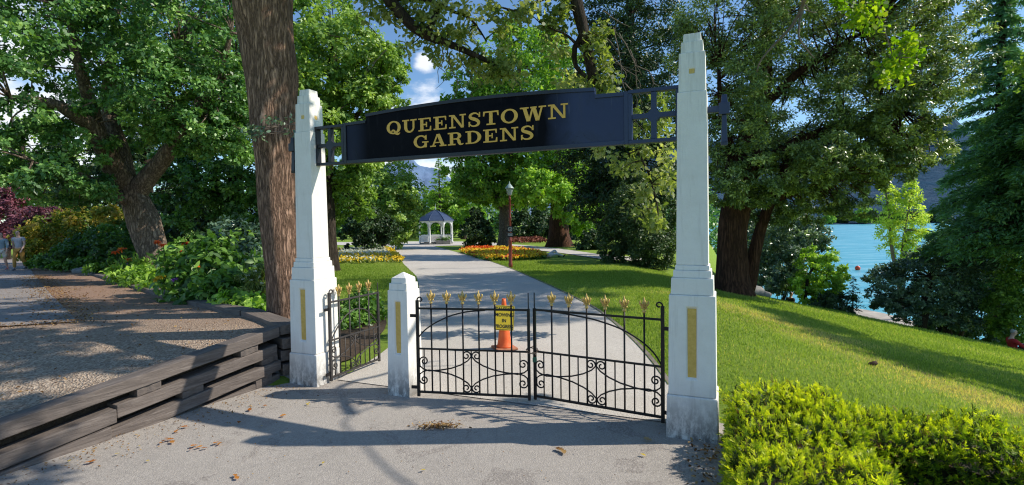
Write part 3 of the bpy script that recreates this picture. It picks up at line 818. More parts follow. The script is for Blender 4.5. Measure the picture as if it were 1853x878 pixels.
def lattice(x0, x1, z0, z1):
    global mb
    mb = MB(); xm, zm = (x0 + x1)/2, (z0 + z1)/2; e = .030; h = .021; k = .052
    bar([(x0, z0), (x1, z0), (x1, z0 + e), (x0, z0 + e)]); bar([(x0, z1 - e), (x1, z1 - e), (x1, z1), (x0, z1)])
    bar([(x0, z0 + e + .001), (x0 + e, z0 + e + .001), (x0 + e, z1 - e - .001), (x0, z1 - e - .001)]); bar([(x1 - e, z0 + e + .001), (x1, z0 + e + .001), (x1, z1 - e - .001), (x1 - e, z1 - e - .001)])
    y = .026
    bar([(xm - k, zm - h), (xm - h, zm - k), (xm + h, zm - k), (xm + k, zm - h), (xm + k, zm + h), (xm + h, zm + k), (xm - h, zm + k), (xm - k, zm + h)], -y, y)
    bar([(x0 + e, zm - h), (xm - k, zm - h), (xm - k, zm + h), (x0 + e, zm + h)], -y, y); bar([(xm + k, zm - h), (x1 - e, zm - h), (x1 - e, zm + h), (xm + k, zm + h)], -y, y)
    bar([(xm - h, z0 + e), (xm + h, z0 + e), (xm + h, zm - k), (xm - h, zm - k)], -y, y); bar([(xm - h, zm + k), (xm + h, zm + k), (xm + h, z1 - e), (xm - h, z1 - e)], -y, y)
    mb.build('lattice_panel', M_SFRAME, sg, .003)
lattice(.10, .494, 2.396, 2.822); lattice(3.501, 3.915, 2.396, 2.845)
for s, xp in ((-1, 0), (1, 4.013)):
    mb = MB(); a = xp + s*.105; b = xp + s*.20
    mb.box(min(a, b), -.022, 2.60, max(a, b), .022, 2.65); xc = xp + s*.237
    mb.box(xc - .04, -.04, 2.578, xc + .04, .04, 2.668)
    mb.frustum((.046, .046), (.034, .034), 2.36, 2.577, (xc, 0)); mb.frustum(.046, .054, 2.336, 2.359, (xc, 0))
    mb.frustum((.052, .052), (.038, .038), 2.669, 2.735, (xc, 0)); mb.build('bracket', M_SFRAME, sg, .003)

# ---- slab serif letters
def ringpoly(cx, cz, rx, rz, tx, tz, a0, a1, n=28):
    o = []; i = []
    for k in range(n + 1):
        a = math.radians(a0 + (a1 - a0)*k/n); c, s = math.cos(a), math.sin(a)
        o.append((cx + rx*c, cz + rz*s)); i.append((cx + (rx - tx)*c, cz + (rz - tz)*s))
    return [(o[k], o[k+1], i[k+1], i[k]) for k in range(n)]
def R(x0, z0, x1, z1): return [(x0, z0), (x1, z0), (x1, z1), (x0, z1)]
SF = .10
def sweep(pts, ws, n=30):
    p = wig([(x, 0, z) for x, z in pts], n, 0); w = np.interp(np.linspace(0, 1, n), np.linspace(0, 1, len(ws)), ws)
    q = []
    for k in range(n):
        t = unit(p[min(k+1, n-1)] - p[max(k-1, 0)]); nn = np.array([-t[2], 0, t[0]])
        q.append((p[k] + nn*w[k]/2, p[k] - nn*w[k]/2))
    return [((q[k][0][0], q[k][0][2]), (q[k+1][0][0], q[k+1][0][2]), (q[k+1][1][0], q[k+1][1][2]), (q[k][1][0], q[k][1][2])) for k in range(n-1)]
def slant(xa, xb, w, z0=0, z1=1): return [(xa - w/2, z0), (xa + w/2, z0), (xb + w/2, z1), (xb - w/2, z1)]
def glyph(ch):
    """(width, [strokes]); each stroke is a list of polygons that do not overlap"""
    if ch in 'OQ':
        s = [ringpoly(.60, .5, .58, .52, .24, .11, 0, 360, 48)]
        if ch == 'Q': s.append(sweep([(.42, .18), (.52, .30), (.66, .24), (.78, .02), (.95, -.07), (1.12, .06)], [.08, .13, .15, .16, .13, .05]))
        return 1.2, s
    if ch == 'G':
        s = [ringpoly(.60, .5, .58, .52, .24, .11, 42, 325, 40), [R(.88, .02, 1.07, .42)], [R(.70, .40, 1.20, .50)], [[(.90, .66), (1.06, .62), (1.06, 1.0), (.99, 1.0)]]]
        return 1.2, s
    if ch == 'D': return 1.16, [[R(.16, 0, .40, 1)], [R(0, 0, .5, SF)], [R(0, 1-SF, .5, 1)], ringpoly(.5, .5, .64, .5, .25, SF, -90, 90, 26)]
    if ch == 'E': return 1.06, [[R(.15, 0, .39, 1)], [R(0, 0, .95, SF)], [R(0, 1-SF, .92, 1)], [R(.3, .45, .66, .55)], [R(.60, .31, .68, .69)],
                                [[(.86, .02), (1.0, .02), (1.0, .36), (.93, .36)]], [[(.90, .68), (.97, .68), (.97, .99), (.84, .99)]]]
    if ch == 'U': return 1.16, [[R(.14, .38, .38, 1)], [R(0, 1-SF, .55, 1)], [R(.83, .38, .97, 1)], [R(.66, 1-SF, 1.16, 1)],
                                ringpoly(.555, .42, .415, .44, .24, .13, 180, 292, 18) + ringpoly(.555, .42, .415, .44, .14, .13, 292, 360, 12)]
    if ch == 'N': return 1.26, [[R(.17, 0, .30, .95)], [R(0, 0, .48, SF)], [[(0, 1-SF), (.36, 1-SF), (.36, 1), (0, 1)]], [[(.17, 1), (.40, 1), (1.09, 0), (.90, 0)]],
                                [R(.96, 0, 1.09, 1)], [R(.80, 1-SF, 1.26, 1)]]
    if ch == 'T': return 1.10, [[R(.43, 0, .67, 1)], [R(.24, 0, .86, SF)], [R(.02, 1-SF, 1.08, 1)], [[(.0, .66), (.08, .66), (.16, .99), (.02, .99)]], [[(1.02, .66), (1.10, .66), (1.08, .99), (.94, .99)]]]
    if ch == 'S':
        return .98, [sweep([(.80, .80), (.64, .97), (.40, .98), (.17, .86), (.16, .66), (.40, .56), (.66, .46), (.82, .28), (.72, .07), (.46, .0), (.22, .06), (.12, .22)], [.09, .10, .12, .18, .22, .24, .24, .22, .17, .11, .10, .09], 40),
                     [[(.78, .66), (.90, .66), (.90, 1.02), (.82, 1.02)]], [[(.06, -.02), (.14, -.02), (.18, .36), (.06, .36)]]]
    if ch == 'W': return 1.72, [[slant(.56, .28, .25)], [slant(.60, .86, .12)], [slant(1.16, .90, .25)], [slant(1.20, 1.46, .12)], [R(0, 1-SF, .58, 1)], [R(.68, 1-SF, 1.1, 1)], [R(1.24, 1-SF, 1.72, 1)]]
    if ch == 'A': return 1.26, [[slant(.20, .60, .12)], [slant(1.02, .64, .26)], [R(.34, .28, .90, .37)], [R(0, 0, .44, SF)], [R(.74, 0, 1.26, SF)], [R(.50, .92, .70, 1.0)]]
    if ch == 'R': return 1.20, [[R(.15, 0, .39, 1)], [R(0, 0, .56, SF)], [R(0, 1-SF, .6, 1)], [R(.3, .44, .62, .53)], ringpoly(.60, .72, .40, .28, .24, .09, -90, 90, 20),
                                sweep([(.62, .49), (.78, .42), (.84, .24), (.90, .06), (1.04, .02), (1.16, .10)], [.10, .18, .24, .20, .11, .06])]
def word(txt, x0, x1, zb, cap, parent, name):
    gl = [glyph(c) for c in txt]; gap = .13
    tot = sum(g[0] for g in gl) + gap*(len(gl) - 1); sx = (x1 - x0)/tot
    mb = MB(); x = x0; k = 0
    for w, strokes in gl:
        for st in strokes:
            k = (k + 1) % 7
            for poly in st:
                mb.prism([(x + p[0]*sx, zb + p[1]*cap) for p in poly], -.0222 - .004 - k*.00035, -.0215)
        x += (w + gap)*sx
    o = mb.build(name, M_LETTER, parent); return o
word('QUEENSTOWN', 1.044, 2.975, 2.666, .128, sg, 'lettering')
word('GARDENS', 1.366, 2.66, 2.503, .122, sg, 'lettering')

# ---- iron gates
def spiral(cx, cz, ra, rb, a0, a1, n=16):
    return [(cx + (ra + (rb-ra)*k/n)*math.cos(math.radians(a0 + (a1-a0)*k/n)), 0, cz + (ra + (rb-ra)*k/n)*math.sin(math.radians(a0 + (a1-a0)*k/n))) for k in range(n+1)]
def finial_mesh():
    mb = MB()
    mb.lathe([(.006, -.008), (.016, 0), (.018, .008), (.011, .018), (.013, .03), (.017, .045), (.014, .056), (.018, .066), (.020, .078), (.013, .098), (.004, .128), (.0005, .134)], 10)
    for k in range(4):
        a = k*PI/2; c, s = math.cos(a), math.sin(a)
        mb.tube([(c*r, s*r, z) for r, z in ((.008, .042), (.022, .055), (.034, .072), (.038, .090), (.030, .098))], [.010, .011, .010, .008, .003], 6)
        mb.tube([(c*r, s*r, z) for r, z in ((.010, .040), (.024, .034), (.030, .024))], [.008, .007, .002], 6)
    return mb.mesh('finial')
FIN = None
def iron_gate(label, P0, P1, W_, mat, nbars, top, mid, bot, arch_pts, hinge_hi, meet_hi, latch=False):
    global FIN
    root = empty('iron_gate', P0, label, 'gate', math.atan2(P1[1]-P0[1], P1[0]-P0[0]), 'black iron gates with gold finials')
    mb = MB()
    mb.box(-.014, -.014, .02, .014, .014, hinge_hi)                           # hinge stile with a curl on top
    mb.tube([(0, 0, hinge_hi - .01)] + [(x, y, z) for x, y, z in spiral(.030, hinge_hi + .005, .030, .012, 180, -130, 12)], .008, 6)
    mb.box(W_-.013, -.013, .03, W_+.013, .013, top + .012); mb.tube([(W_, 0, top), (W_, 0, meet_hi)], .006, 6)
    mb.box(.015, -.012, top - .010, W_-.014, .012, top + .008); mb.box(.015, -.011, mid - .008, W_-.014, .011, mid + .008); mb.box(.015, -.012, bot - .010, W_-.014, .012, bot + .010)
    mb.build('frame', mat, root, .002)
    mb = MB(); mb.tube(wig([(x*W_, .004, z) for x, z in arch_pts], 26, 0), .0075, 6); mb.build('arched_bar', mat, root)
    for hz in (top - .09, bot + .03): mb = MB(); mb.box(-.075, -.008, hz, -.015, .008, hz + .03); mb.build('hinge', M_IRON, root)
    f0, df = (.9/(nbars+1)), 1/(nbars+1)
    tb = sb = None
    if FIN is None: FIN = finial_mesh(); FIN.materials.append(M_GOLDF)
    for i in range(nbars):
        x = (f0 + i*df*1.01)*W_
        if tb is None:
            m_ = MB(); m_.tube([(0, 0, bot), (0, 0, top + .055)], .0085, 6); tb = m_.build('tall_bar', mat, root)
            tb.location.x = x
        else:
            c = tb.copy(); COL.objects.link(c); c.parent = root; c.location.x = x
        fn = link('finial', FIN, None, root); fn.location = (x, 0, top + .052)
    for i in range(nbars + 1):
        x = (f0 + (i - .5)*df*1.01)*W_
        if sb is None:
            m_ = MB(); m_.tube([(0, 0, bot), (0, 0, mid)], .0065, 6); sb = m_.build('short_bar', mat, root); sb.location.x = x
        else:
            c = sb.copy(); COL.objects.link(c); c.parent = root; c.location.x = x
    zc = (mid + bot)/2; hh = (mid - bot)/2; xc = (f0 + (nbars/2 - .5)*df*1.01)*W_; r = min(.047, hh*.22)
    Wl = xc; 
    for mir in (1, -1):
        for vz in (1, -1):
            full = Wl if mir == 1 else W_ - xc
            end_c = full - r - .004
            pts = spiral(r + .012, hh*.42, r*.25, r, -270, 180, 18)
            pts += [(.016, 0, hh*.18), (.05, 0, .012), (full*.2, 0, -.006), (full*.42, 0, hh*.03), (full*.62, 0, hh*.13), (full*.8, 0, hh*.30), (full*.93, 0, hh*.50), (full - .006, 0, hh*.68)]
            pts += spiral(end_c, hh - r - .012, r, r*.25, 0, 450, 18)
            q = [((x if mir == 1 else W_ - x), .006*vz, zc + vz*z) for x, y, z in pts]
            m_ = MB(); m_.tube(wig(q, 70, 0) if False else q, .0072, 6); m_.build('scroll', mat, root)
    return root
iron_gate('left leaf of the closed main gate, hinged on the short white post', (-.955, 5.10, 0), (.150, 4.90, 0), 1.12, M_IRON, 6, .905, .50, .065,
          [(.0, .60), (.05, .675), (.15, .755), (.30, .835), (.45, .878), (.62, .895)], .985, 1.07)
iron_gate('right leaf of the closed main gate, hinged on the tall pillar by the hedge', (1.268, 4.335, 0), (.205, 4.925, 0), 1.215, M_IRON, 6, .905, .50, .065,
          [(.0, .50), (.05, .61), (.15, .71), (.30, .80), (.5, .86), (.75, .892), (.9, .90)], 1.02, 1.07)
iron_gate('narrow pedestrian gate standing ajar by the timber wall', (-2.02, 5.63, 0), (-1.685, 6.39, 0), .83, M_IRONW, 4, .895, .47, .06,
          [(.0, .44), (.1, .56), (.28, .70), (.5, .765), (.72, .73), (.9, .60), (1.0, .50)], 1.0, 1.02)
# chain and padlock
ch = empty('padlock_chain', (.178, 4.90, .515), 'rusty chain with a small green padlock joining the main gate leaves', 'chain')
mb = MB()
for k in range(14):
    a = 2*PI*k/14; p = Vector((.052*math.cos(a), .042*math.sin(a), .018*math.sin(a*1.0)))
    d = Vector((-math.sin(a), math.cos(a), 0)); e = Vector((0, 0, 1)) if k % 2 else Vector((math.cos(a), math.sin(a), 0))
    mb.tube([p + d*.016*math.cos(b) + e*.009*math.sin(b) for b in np.linspace(0, 2*PI, 11)], .0035, 5, False)
mb.build('chain_links', M_CHAIN, ch)
lk = MB(); lk.box(.002, -.062, -.10, .042, -.042, -.055); lk.build('lock_body', M_LOCK, ch, .005)
lk = MB(); lk.tube([(.010, -.052, -.055), (.010, -.052, -.03), (.022, -.052, -.016), (.034, -.052, -.03), (.034, -.052, -.055)], .004, 6); lk.build('shackle', M_CHAIN, ch)

# ------------------------------------------------------------------ timber wall
tw = empty('timber_retaining_wall', (-2.6, 5.7, 0), 'low weathered sleeper wall with open gaps holding the gravel verge', 'retaining wall')
wp = resample(WALL, 200); wd = np.r_[0, np.cumsum(np.linalg.norm(np.diff(wp, axis=0), axis=1))]
def wxy(s):
    return np.array([np.interp(s, wd, wp[:, 0]), np.interp(s, wd, wp[:, 1])])
def wtop(s): return .622 - .113*s
def beam(s0, s1, zoff, h=.112, dep=.17, out=0, name='sleeper', j=0):
    a, b = wxy(s0), wxy(s1); d = (b - a)/np.linalg.norm(b - a); nn = np.array([-d[1], d[0]])
    if np.dot(nn, (1, -.5)) < 0: nn = -nn
    mb = MB(); M = Matrix(((d[0], nn[0], 0, 0), (d[1], nn[1], 0, 0), (0, 0, 1, 0), (0, 0, 0, 1)))
    L = np.linalg.norm(b - a); za, zb = wtop(s0) + zoff, wtop(s1) + zoff; k = 12
    for f in range(1):
        vs = []; rr = random.random()*9
        for i in range(k + 1):
            t = i/k; z = za + (zb - za)*t; w = .003*math.sin(t*7 + rr) + .003*math.sin(t*17 + rr*2); u = .002*math.sin(t*9 + rr*3)
            for yy, zz in ((-dep, -h), (0, -h), (0, 0), (-dep, 0)): vs.append((L*t, yy + out + w, zz + u + z - za))
        fs = [(0, 1, 2, 3), (4*k+3, 4*k+2, 4*k+1, 4*k)]
        for i in range(k):
            for q in range(4): fs.append((4*i+q, 4*i+4+q, 4*i+4+(q+1) % 4, 4*i+(q+1) % 4))
        mb.add(vs, fs)
    o = mb.build(name, M_WOOD, tw, .008)
    o.rotation_euler = (0, 0, math.atan2(d[1], d[0])); o.location = Vector((a[0], a[1], za)) - Vector((-2.6, 5.7, 0))
    if np.dot((math.sin(o.rotation_euler.z)*-1, math.cos(o.rotation_euler.z)), nn) < 0:   # local +y must be the outside
        me = o.data
        for v_ in me.vertices: v_.co.y = -v_.co.y
        me.flip_normals()
    return o
beam(0, 2.72, 0, out=.02); beam(2.73, 5.2, 0, out=.01)
beam(.03, 1.60, -.188, out=.015); beam(1.61, 3.9, -.212, out=.03); beam(3.91, 5.4, -.20, out=.0)
beam(.0, 1.75, -.368, out=.03); beam(1.66, 3.2, -.335, out=.05); beam(3.21, 5.2, -.34, out=.02)
beam(-.0, 1.2, -.53, .16, out=.0)
for s, zo in ((.26, -.113), (1.24, -.113), (2.62, -.113), (.02, -.301), (.86, -.301), (.10, -.481)):
    beam(s, s + .20, zo, (.074 if zo > -.2 else .066) if zo > -.4 else .10, .13, .004, 'spacer_block')
# dark earth face behind the gaps
wf = MB()
for i in range(0, 190, 10):
    a, b = wxy(wd[i]), wxy(wd[i+10])
    for p, q in ((a, b),):
        wf.add([(p[0]-.16, p[1]+.06, -.1), (q[0]-.16, q[1]+.06, -.1), (q[0]-.16, q[1]+.06, wtop(wd[i+10])-.04), (p[0]-.16, p[1]+.06, wtop(wd[i])-.04)], [(0, 1, 2, 3)])
tag(wf.build('earth_bank', M_SOIL), kind='structure')
te = empty('timber_garden_edging', (-2.6, 5.86, 0), 'line of flat grey sleepers edging the flower border', 'garden edging')
def edging(p, q, zt, h=.12, w=.20, drop=0, name='sleeper'):
    a, b = np.array(p), np.array(q); d = (b - a)/np.linalg.norm(b - a); L = np.linalg.norm(b - a)
    za, zb = float(Zter(a[0], a[1])) + zt, float(Zter(b[0], b[1])) + zt
    mb = MB(); vs = []
    for i in range(7):
        t = i/6
        for yy, zz in ((-w/2, -h), (w/2, -h), (w/2, 0), (-w/2, 0)): vs.append((L*t, yy + .004*math.sin(t*9), zz + (zb-za)*t + .004*math.sin(t*5 + L)))
    fs = [(0, 1, 2, 3), (27, 26, 25, 24)] + [(4*i+k, 4*i+4+k, 4*i+4+(k+1) % 4, 4*i+(k+1) % 4) for i in range(6) for k in range(4)]
    mb.add(vs, fs); o = mb.build(name, M_WOOD, te, .008)
    o.rotation_euler = (0, 0, math.atan2(d[1], d[0])); o.location = Vector((a[0], a[1], za)) - Vector((-2.6, 5.86, 0)); return o
E0 = (-2.52, 5.80); E1 = (-3.55, 6.92)
for r in range(4): edging((E0[0] + .03*(r % 2), E0[1] - .02*(r % 2)), E1, .05 - .145*r, .12 if r else .11, .24)
for i in range(1, 6):
    p, q = np.array(EDGE[i]), np.array(EDGE[i+1]); L = np.linalg.norm(q - p); k = max(1, int(round(L/2.2)))
    for j in range(k): edging(p + (q-p)*(j/k + .004), p + (q-p)*((j+1)/k - .004), .035 + .012*((i+j) % 2), .16, .22)
# ------------------------------------------------------------------ trees and plants
def gbase(u, v, Y):                                  # foot of a plant on the terrain under that line of sight
    p = at(u, v, Y); return Vector((p.x, p.y, Tz(p.x, p.y)))
def path3(*l): return [W(*p) for p in l]
def rad(Y, *pxs): return [p*Y/F for p in pxs]

# old oak on the left
b = gbase(284, 492, 14)
tree('oak_tree', 'old spreading oak with a swollen leaning trunk beside the gravel walk', b,
     ([np.array(b) - [0, 0, .2], W(283, 470, 14), W(270, 428, 14), W(262, 398, 14), W(243, 355, 14), W(226, 322, 14)], [.37, .34, .36, .38, .33, .27]),
     lobes_px([(60, 50, 12, 125, 95, 2.4, 105), (200, 30, 14, 140, 95, 2.4, 110), (350, 50, 14, 120, 95, 2.2, 110), (40, 165, 11.5, 90, 60, 1.6, 30), (190, 140, 15.2, 80, 70, 1.2, 40),
               (335, 170, 13.5, 105, 75, 1.8, 110), (395, 240, 13, 60, 52, 1.1, 55), (350, 240, 13.3, 60, 40, 1.0, 45), (95, 268, 12.6, 95, 40, 1.3, 44), (20, 262, 11.8, 70, 55, 1.2, 28), (265, 225, 15.2, 70, 50, 1.0, 34),
               (110, 330, 12.3, 90, 34, 1.2, 55), (200, -120, 14, 260, 110, 4, 120), (430, 120, 14, 60, 90, 1.5, 55)]),
     L_OAK, M_BARK_OAK, 100, .112, limb=[
         (path3((232, 338, 14), (205, 300, 13.6), (180, 250, 13), (150, 215, 12.6), (105, 190, 12), (20, 178, 11.4)), .31, .07, .03),
         (path3((185, 258, 13.1), (160, 180, 13), (140, 100, 12.5), (120, 10, 12)), .2, .05, .03),
         (path3((228, 330, 14), (215, 270, 14), (195, 200, 14.3), (202, 110, 14.5), (215, 10, 14.5)), .27, .07, .03),
         (path3((244, 356, 14), (275, 312, 13.9), (310, 268, 13.7), (342, 228, 13.5), (385, 160, 13.2), (420, 60, 13)), .27, .05, .03),
         (path3((250, 372, 14), (195, 347, 13.5), (130, 313, 12.6), (60, 292, 11.5)), .17, .04, .03),
         (path3((320, 255, 13.6), (300, 170, 14), (320, 80, 14)), .13, .04, .02)], twig=.3, tw=.025)

# big ridged trunk beside the gate with limbs reaching across the path
b = gbase(525, 590, 7.0)
big = empty('oak_tree', b, 'tall oak with thick ridged trunk right behind the left pillar', 'tree')
off = -Vector(b)
trunk_mesh('trunk', [W(527, 615, 7), W(523, 545, 7), W(516, 465, 7), W(506, 370, 7), W(501, 270, 7), W(491, 150, 7), W(479, 20, 7), W(470, -90, 7), W(464, -190, 7), W(470, -330, 7.2)],
           [.29, .275, .27, .275, .288, .325, .38, .36, .29, .19], M_BARK_BIG, big, 40, 90, .10, .045, 0, ((.62, 1.0, .16), (.56, 5.6, .20), (.70, 2.4, .22), (.40, 1.2, .12), (.30, 4.2, .14), (.50, 3.6, .14), (.22, 2.0, .10))).location = off
LM = [([W(468, -170, 7), (-2.0, 6.8, 6.9), (.2, 6.6, 7.3), (1.8, 5.8, 7.4), (3.2, 5.0, 7.4)], .13, .015, .04), ([(.2, 6.6, 7.3), (1.4, 7.4, 7.7), (3.2, 8.8, 7.7)], .07, .015, .04),
      (path3((474, -70, 7), (560, -170, 7.3), (640, -120, 7.8), (688, -20, 8), (728, 32, 8), (768, 66, 8), (810, 80, 8.1), (862, 96, 8.2), (930, 140, 8.3)), .19, .02, .03),
      (path3((470, -150, 7), (640, -330, 7.5), (850, -340, 8), (990, -200, 8), (1032, -60, 8), (1046, 20, 8), (1066, 100, 8), (1072, 145, 8)), .21, .075, .03),
      (path3((1055, 60, 8), (1038, 90, 8), (1040, 118, 8), (1060, 140, 8)), .05, .03, .01),
      (path3((1071, 140, 8), (1105, 195, 8), (1150, 255, 8), (1178, 320, 7.9), (1192, 400, 7.9)), .035, .008, .02),
      (path3((770, 66, 8), (790, 20, 8.2), (830, -30, 8.4)), .06, .02, .02), (path3((700, 0, 8), (740, -10, 8.2), (800, 10, 8.3), (850, 30, 8.3), (880, 70, 8.3)), .05, .012, .03),
      (path3((1035, -40, 8), (980, 0, 8.2), (930, 20, 8.3), (900, 10, 8.3)), .04, .012, .02), (path3((455, 10, 7), (400, -60, 6.9), (300, -160, 6.6), (160, -260, 6.2)), .16, .05, .03),
      (path3((466, -240, 7.1), (560, -420, 7.2), (640, -560, 7.5)), .16, .05, .03), (path3((1066, 100, 8), (1020, 60, 7.9), (985, 48, 7.9)), .03, .01, .02),
      (path3((900, -330, 8), (930, -180, 8.3), (905, -40, 8.4)), .06, .015, .03)]
limbs('limbs', LM, M_BARK_DK, big).location = off
C = []; Rr = []
def cl(l, Y, r):
    for (u, v) in l:
        for _ in range(2):
            C.append(W(u + RNG.normal()*9, v + RNG.normal()*9, Y + RNG.normal()*.18)); Rr.append(r*RNG.uniform(.6, 1.1))
cl([(712, 32), (745, 70), (780, 85), (842, 58), (815, 60), (860, 112), (900, 130), (925, 140), (770, 40), (830, 15), (800, 0), (880, 20), (910, 60), (735, 5), (765, 15), (790, 25), (832, 75), (905, 95), (872, 118), (920, 118), (805, 100), (750, 45), (700, 15), (680, 5), (660, 20), (845, 100), (890, 135), (790, 60)], 8.2, .20)
cl([(1010, 22), (1025, 60), (1078, 90), (1095, 62), (1092, 112), (1100, 140), (1050, 150), (1030, 152), (1092, 162), (1015, 40), (965, 12), (925, 20), (890, 8), (950, 30), (1070, 55), (1010, 95), (985, 60), (1060, 165), (1110, 165), (1030, 8)], 8.0, .19)
cl([(1105, 225), (1140, 250), (1172, 235), (1120, 290), (1150, 298), (1175, 330), (1186, 368), (1192, 397), (1165, 360), (1208, 262), (1200, 300), (1150, 205), (1190, 190), (1210, 218), (1100, 262), (1160, 275), (1205, 330), (1180, 410)], 7.95, .17)
Cv = np.array(C); Rv = np.array(Rr)
clump_leaves('crown', Cv, Rv, 44, .10, L_YELL, big, OAKLEAF, .62, .85, None, .5, .3, .5).location = off
C2, R2, O2 = lobe_clumps([tuple(l) for l in lobes_px([(330, -260, 7, 200, 110, 2.0, 60), (560, -420, 7.4, 260, 130, 2.2, 80), (830, -330, 8, 230, 100, 1.6, 60), (120, -230, 6.4, 150, 110, 1.6, 50), (950, -260, 8, 150, 70, 1.4, 34), (880, -430, 5.6, 170, 80, 1.0, 26), (1130, -330, 6, 150, 70, .9, 22), (700, -480, 6, 170, 80, 1.2, 30)])] + [(1.5, 5.2, 7.2, 1.3, .6, .45, 26), (3.2, 5.0, 7.5, 1.1, .5, .4, 20), (0, 7.0, 7.5, 1.4, .9, .5, 22), (2.5, 7.6, 7.8, 1.4, .9, .5, 22), (3.4, 9.2, 7.6, 1.4, 1.0, .5, 22), (2.6, 4.2, 7.0, 1.0, .35, .35, 14)])  # later lobes are unseen boughs added to shade the raised walk
clump_leaves('upper_crown', C2, R2, 55, .14, L_OAK, big, DIAMOND, .6, .7, O2).location = off
twigs_to('branches', [p for l in LM for p in wig(l[0], 14, 0)[3:]], Cv, M_BARK_DK, big, .6, .012).location = off
mb = MB()
for (u, v, du, dv) in ((815, 95, 10, 85), (830, 90, 25, 70), (800, 90, -5, 60), (850, 100, 28, 60), (700, 90, -35, 40), (1075, 60, 55, 40), (1085, 80, 70, 60), (1120, 60, 40, 75), (1140, 90, 20, 90), (1100, 110, 60, 20), (1110, 50, 30, 130), (1150, 120, 40, 35), (1130, 150, 35, 20), (1165, 165, 25, 45), (1130, 180, 40, 60), (1090, 20, 50, 30), (920, 120, 25, 50)):
    Y = 8.1 + random.uniform(-.3, .3)
    q = wig([W(u, v, Y), W(u + du*.35 + random.uniform(-8, 8), v + dv*.3, Y), W(u + du*.7 + random.uniform(-10, 10), v + dv*.75, Y), W(u + du, v + dv, Y)], 12, .02)
    mb.tube(q, np.linspace(.010, .0035, 12), 5)
    e = q[6]; mb.tube(wig([e, e + np.array([random.uniform(-.2, .25), 0, -.12]), e + np.array([random.uniform(-.25, .35), .05, -.32])], 6, .01), np.linspace(.006, .0025, 6), 4)
mb.build('bare_twigs', M_TWIG, big).location = off
mb = MB(); Cw = []
for k in range(9):
    q0 = W(500 + random.uniform(-20, 40), 235 + random.uniform(-12, 14), 6.66); q1 = W(478 + random.uniform(-30, 70), 228 + random.uniform(-20, 22), 6.45)
    mb.tube(wig([q0, (q0 + q1)/2 + np.array([0, 0, .03]), q1], 6, .01), np.linspace(.008, .003, 6), 4); Cw.append(q1)
mb.build('trunk_sprouts', M_TWIG, big).location = off
clump_leaves('sprout_leaves', Cw, .085, 16, .06, L_SILVER, big, OVAL, .5, .8).location = off

# oak leaning in from the right, behind the hedge: only its hanging boughs show
b = Vector((6.6, 1.7, Tz(6.6, 1.7)))
hang = empty('maple_tree', b, 'leafy tree whose backlit yellow-green boughs hang in at the top right', 'tree'); off = -Vector(b)
trunk_mesh('trunk', [np.array(b) - [0, 0, .2], (6.6, 1.7, 1.5), (6.5, 1.8, 3.2), (6.3, 2.1, 5.0), (6.2, 2.4, 6.6)], [.32, .28, .26, .22, .14], M_BARK_OAK, hang).location = off
LH = [([(6.4, 2.0, 4.4), (5.6, 3.4, 5.6), (4.6, 4.6, 5.5), (3.9, 5.0, 4.7), W(1560, -40, 5.0), W(1590, 40, 5), W(1622, 105, 5)], .022, .005, .02),
      ([(4.3, 4.8, 5.2), W(1500, -120, 5.6), W(1465, -30, 6), W(1450, 15, 6.3), W(1430, 60, 6.4), W(1395, 85, 6.5), W(1365, 128, 6.5)], .05, .008, .015),
      ([W(1452, 10, 6.3), W(1442, 70, 6.3), W(1475, 106, 6.3)], .016, .005, .01), ([W(1450, 0, 6.3), W(1462, 20, 6.3), W(1478, 25, 6.3)], .010, .004, .01),
      ([(6.3, 2.1, 5.0), (5.2, 2.9, 6.2), (3.6, 3.5, 6.6), (2.0, 4.0, 6.8), (.6, 4.4, 6.8)], .032, .010, .05), ([(6.2, 2.3, 6.2), (7.4, 2.0, 7.4), (8.6, 2.3, 8.5)], .09, .02, .03),
      ([(4.6, 3.2, 6.4), (4.2, 2.6, 6.9), (3.4, 2.2, 7.0)], .05, .015, .03)]
limbs('limbs', LH, M_TWIG, hang).location = off
Cl = []; Rr2 = []
for (u, v, r) in ((1530, 10, .09), (1555, 25, .10), (1575, 5, .10), (1590, 30, .10), (1570, 55, .08), (1545, 40, .08), (1600, 8, .08), (1625, 90, .09), (1640, 75, .07), (1650, 105, .08), (1630, 120, .08), (1612, 130, .08), (1640, 140, .07), (1620, 105, .08), (1655, 85, .05), (1600, 135, .07), (1520, 5, .07)):
    for _ in range(2): Cl.append(W(u + RNG.normal()*7, v + RNG.normal()*7, 5 + RNG.normal()*.08)); Rr2.append(r*1.1)
clump_leaves('crown', Cl, np.array(Rr2), 26, .052, L_GOLDLEAF, hang, OAKLEAF, .85, .9, None, .3, .2, .6).location = off
C3, R3, O3 = lobe_clumps([(5.3, 3.0, 6.3, .5, .3, .3, 7), (3.7, 3.7, 6.8, .8, .4, .4, 11), (2.4, 4.0, 6.9, .8, .4, .4, 10), (1.2, 4.6, 6.9, .9, .4, .4, 12), (8.6, 2.3, 8.5, 1.0, .7, .6, 20), (6.4, 2.0, 7.6, 1.2, .8, .7, 26)], rc=(.25, .4), inner=.4)
clump_leaves('upper_crown', C3, R3, 20, .13, L_BROAD, hang, OVAL, .6, .7, O3).location = off
twigs_to('branches', [p for l in LH for p in wig(l[0], 14, 0)[2:]], np.concatenate([np.array(Cl), C3]), M_TWIG, hang, .6, .006).location = off

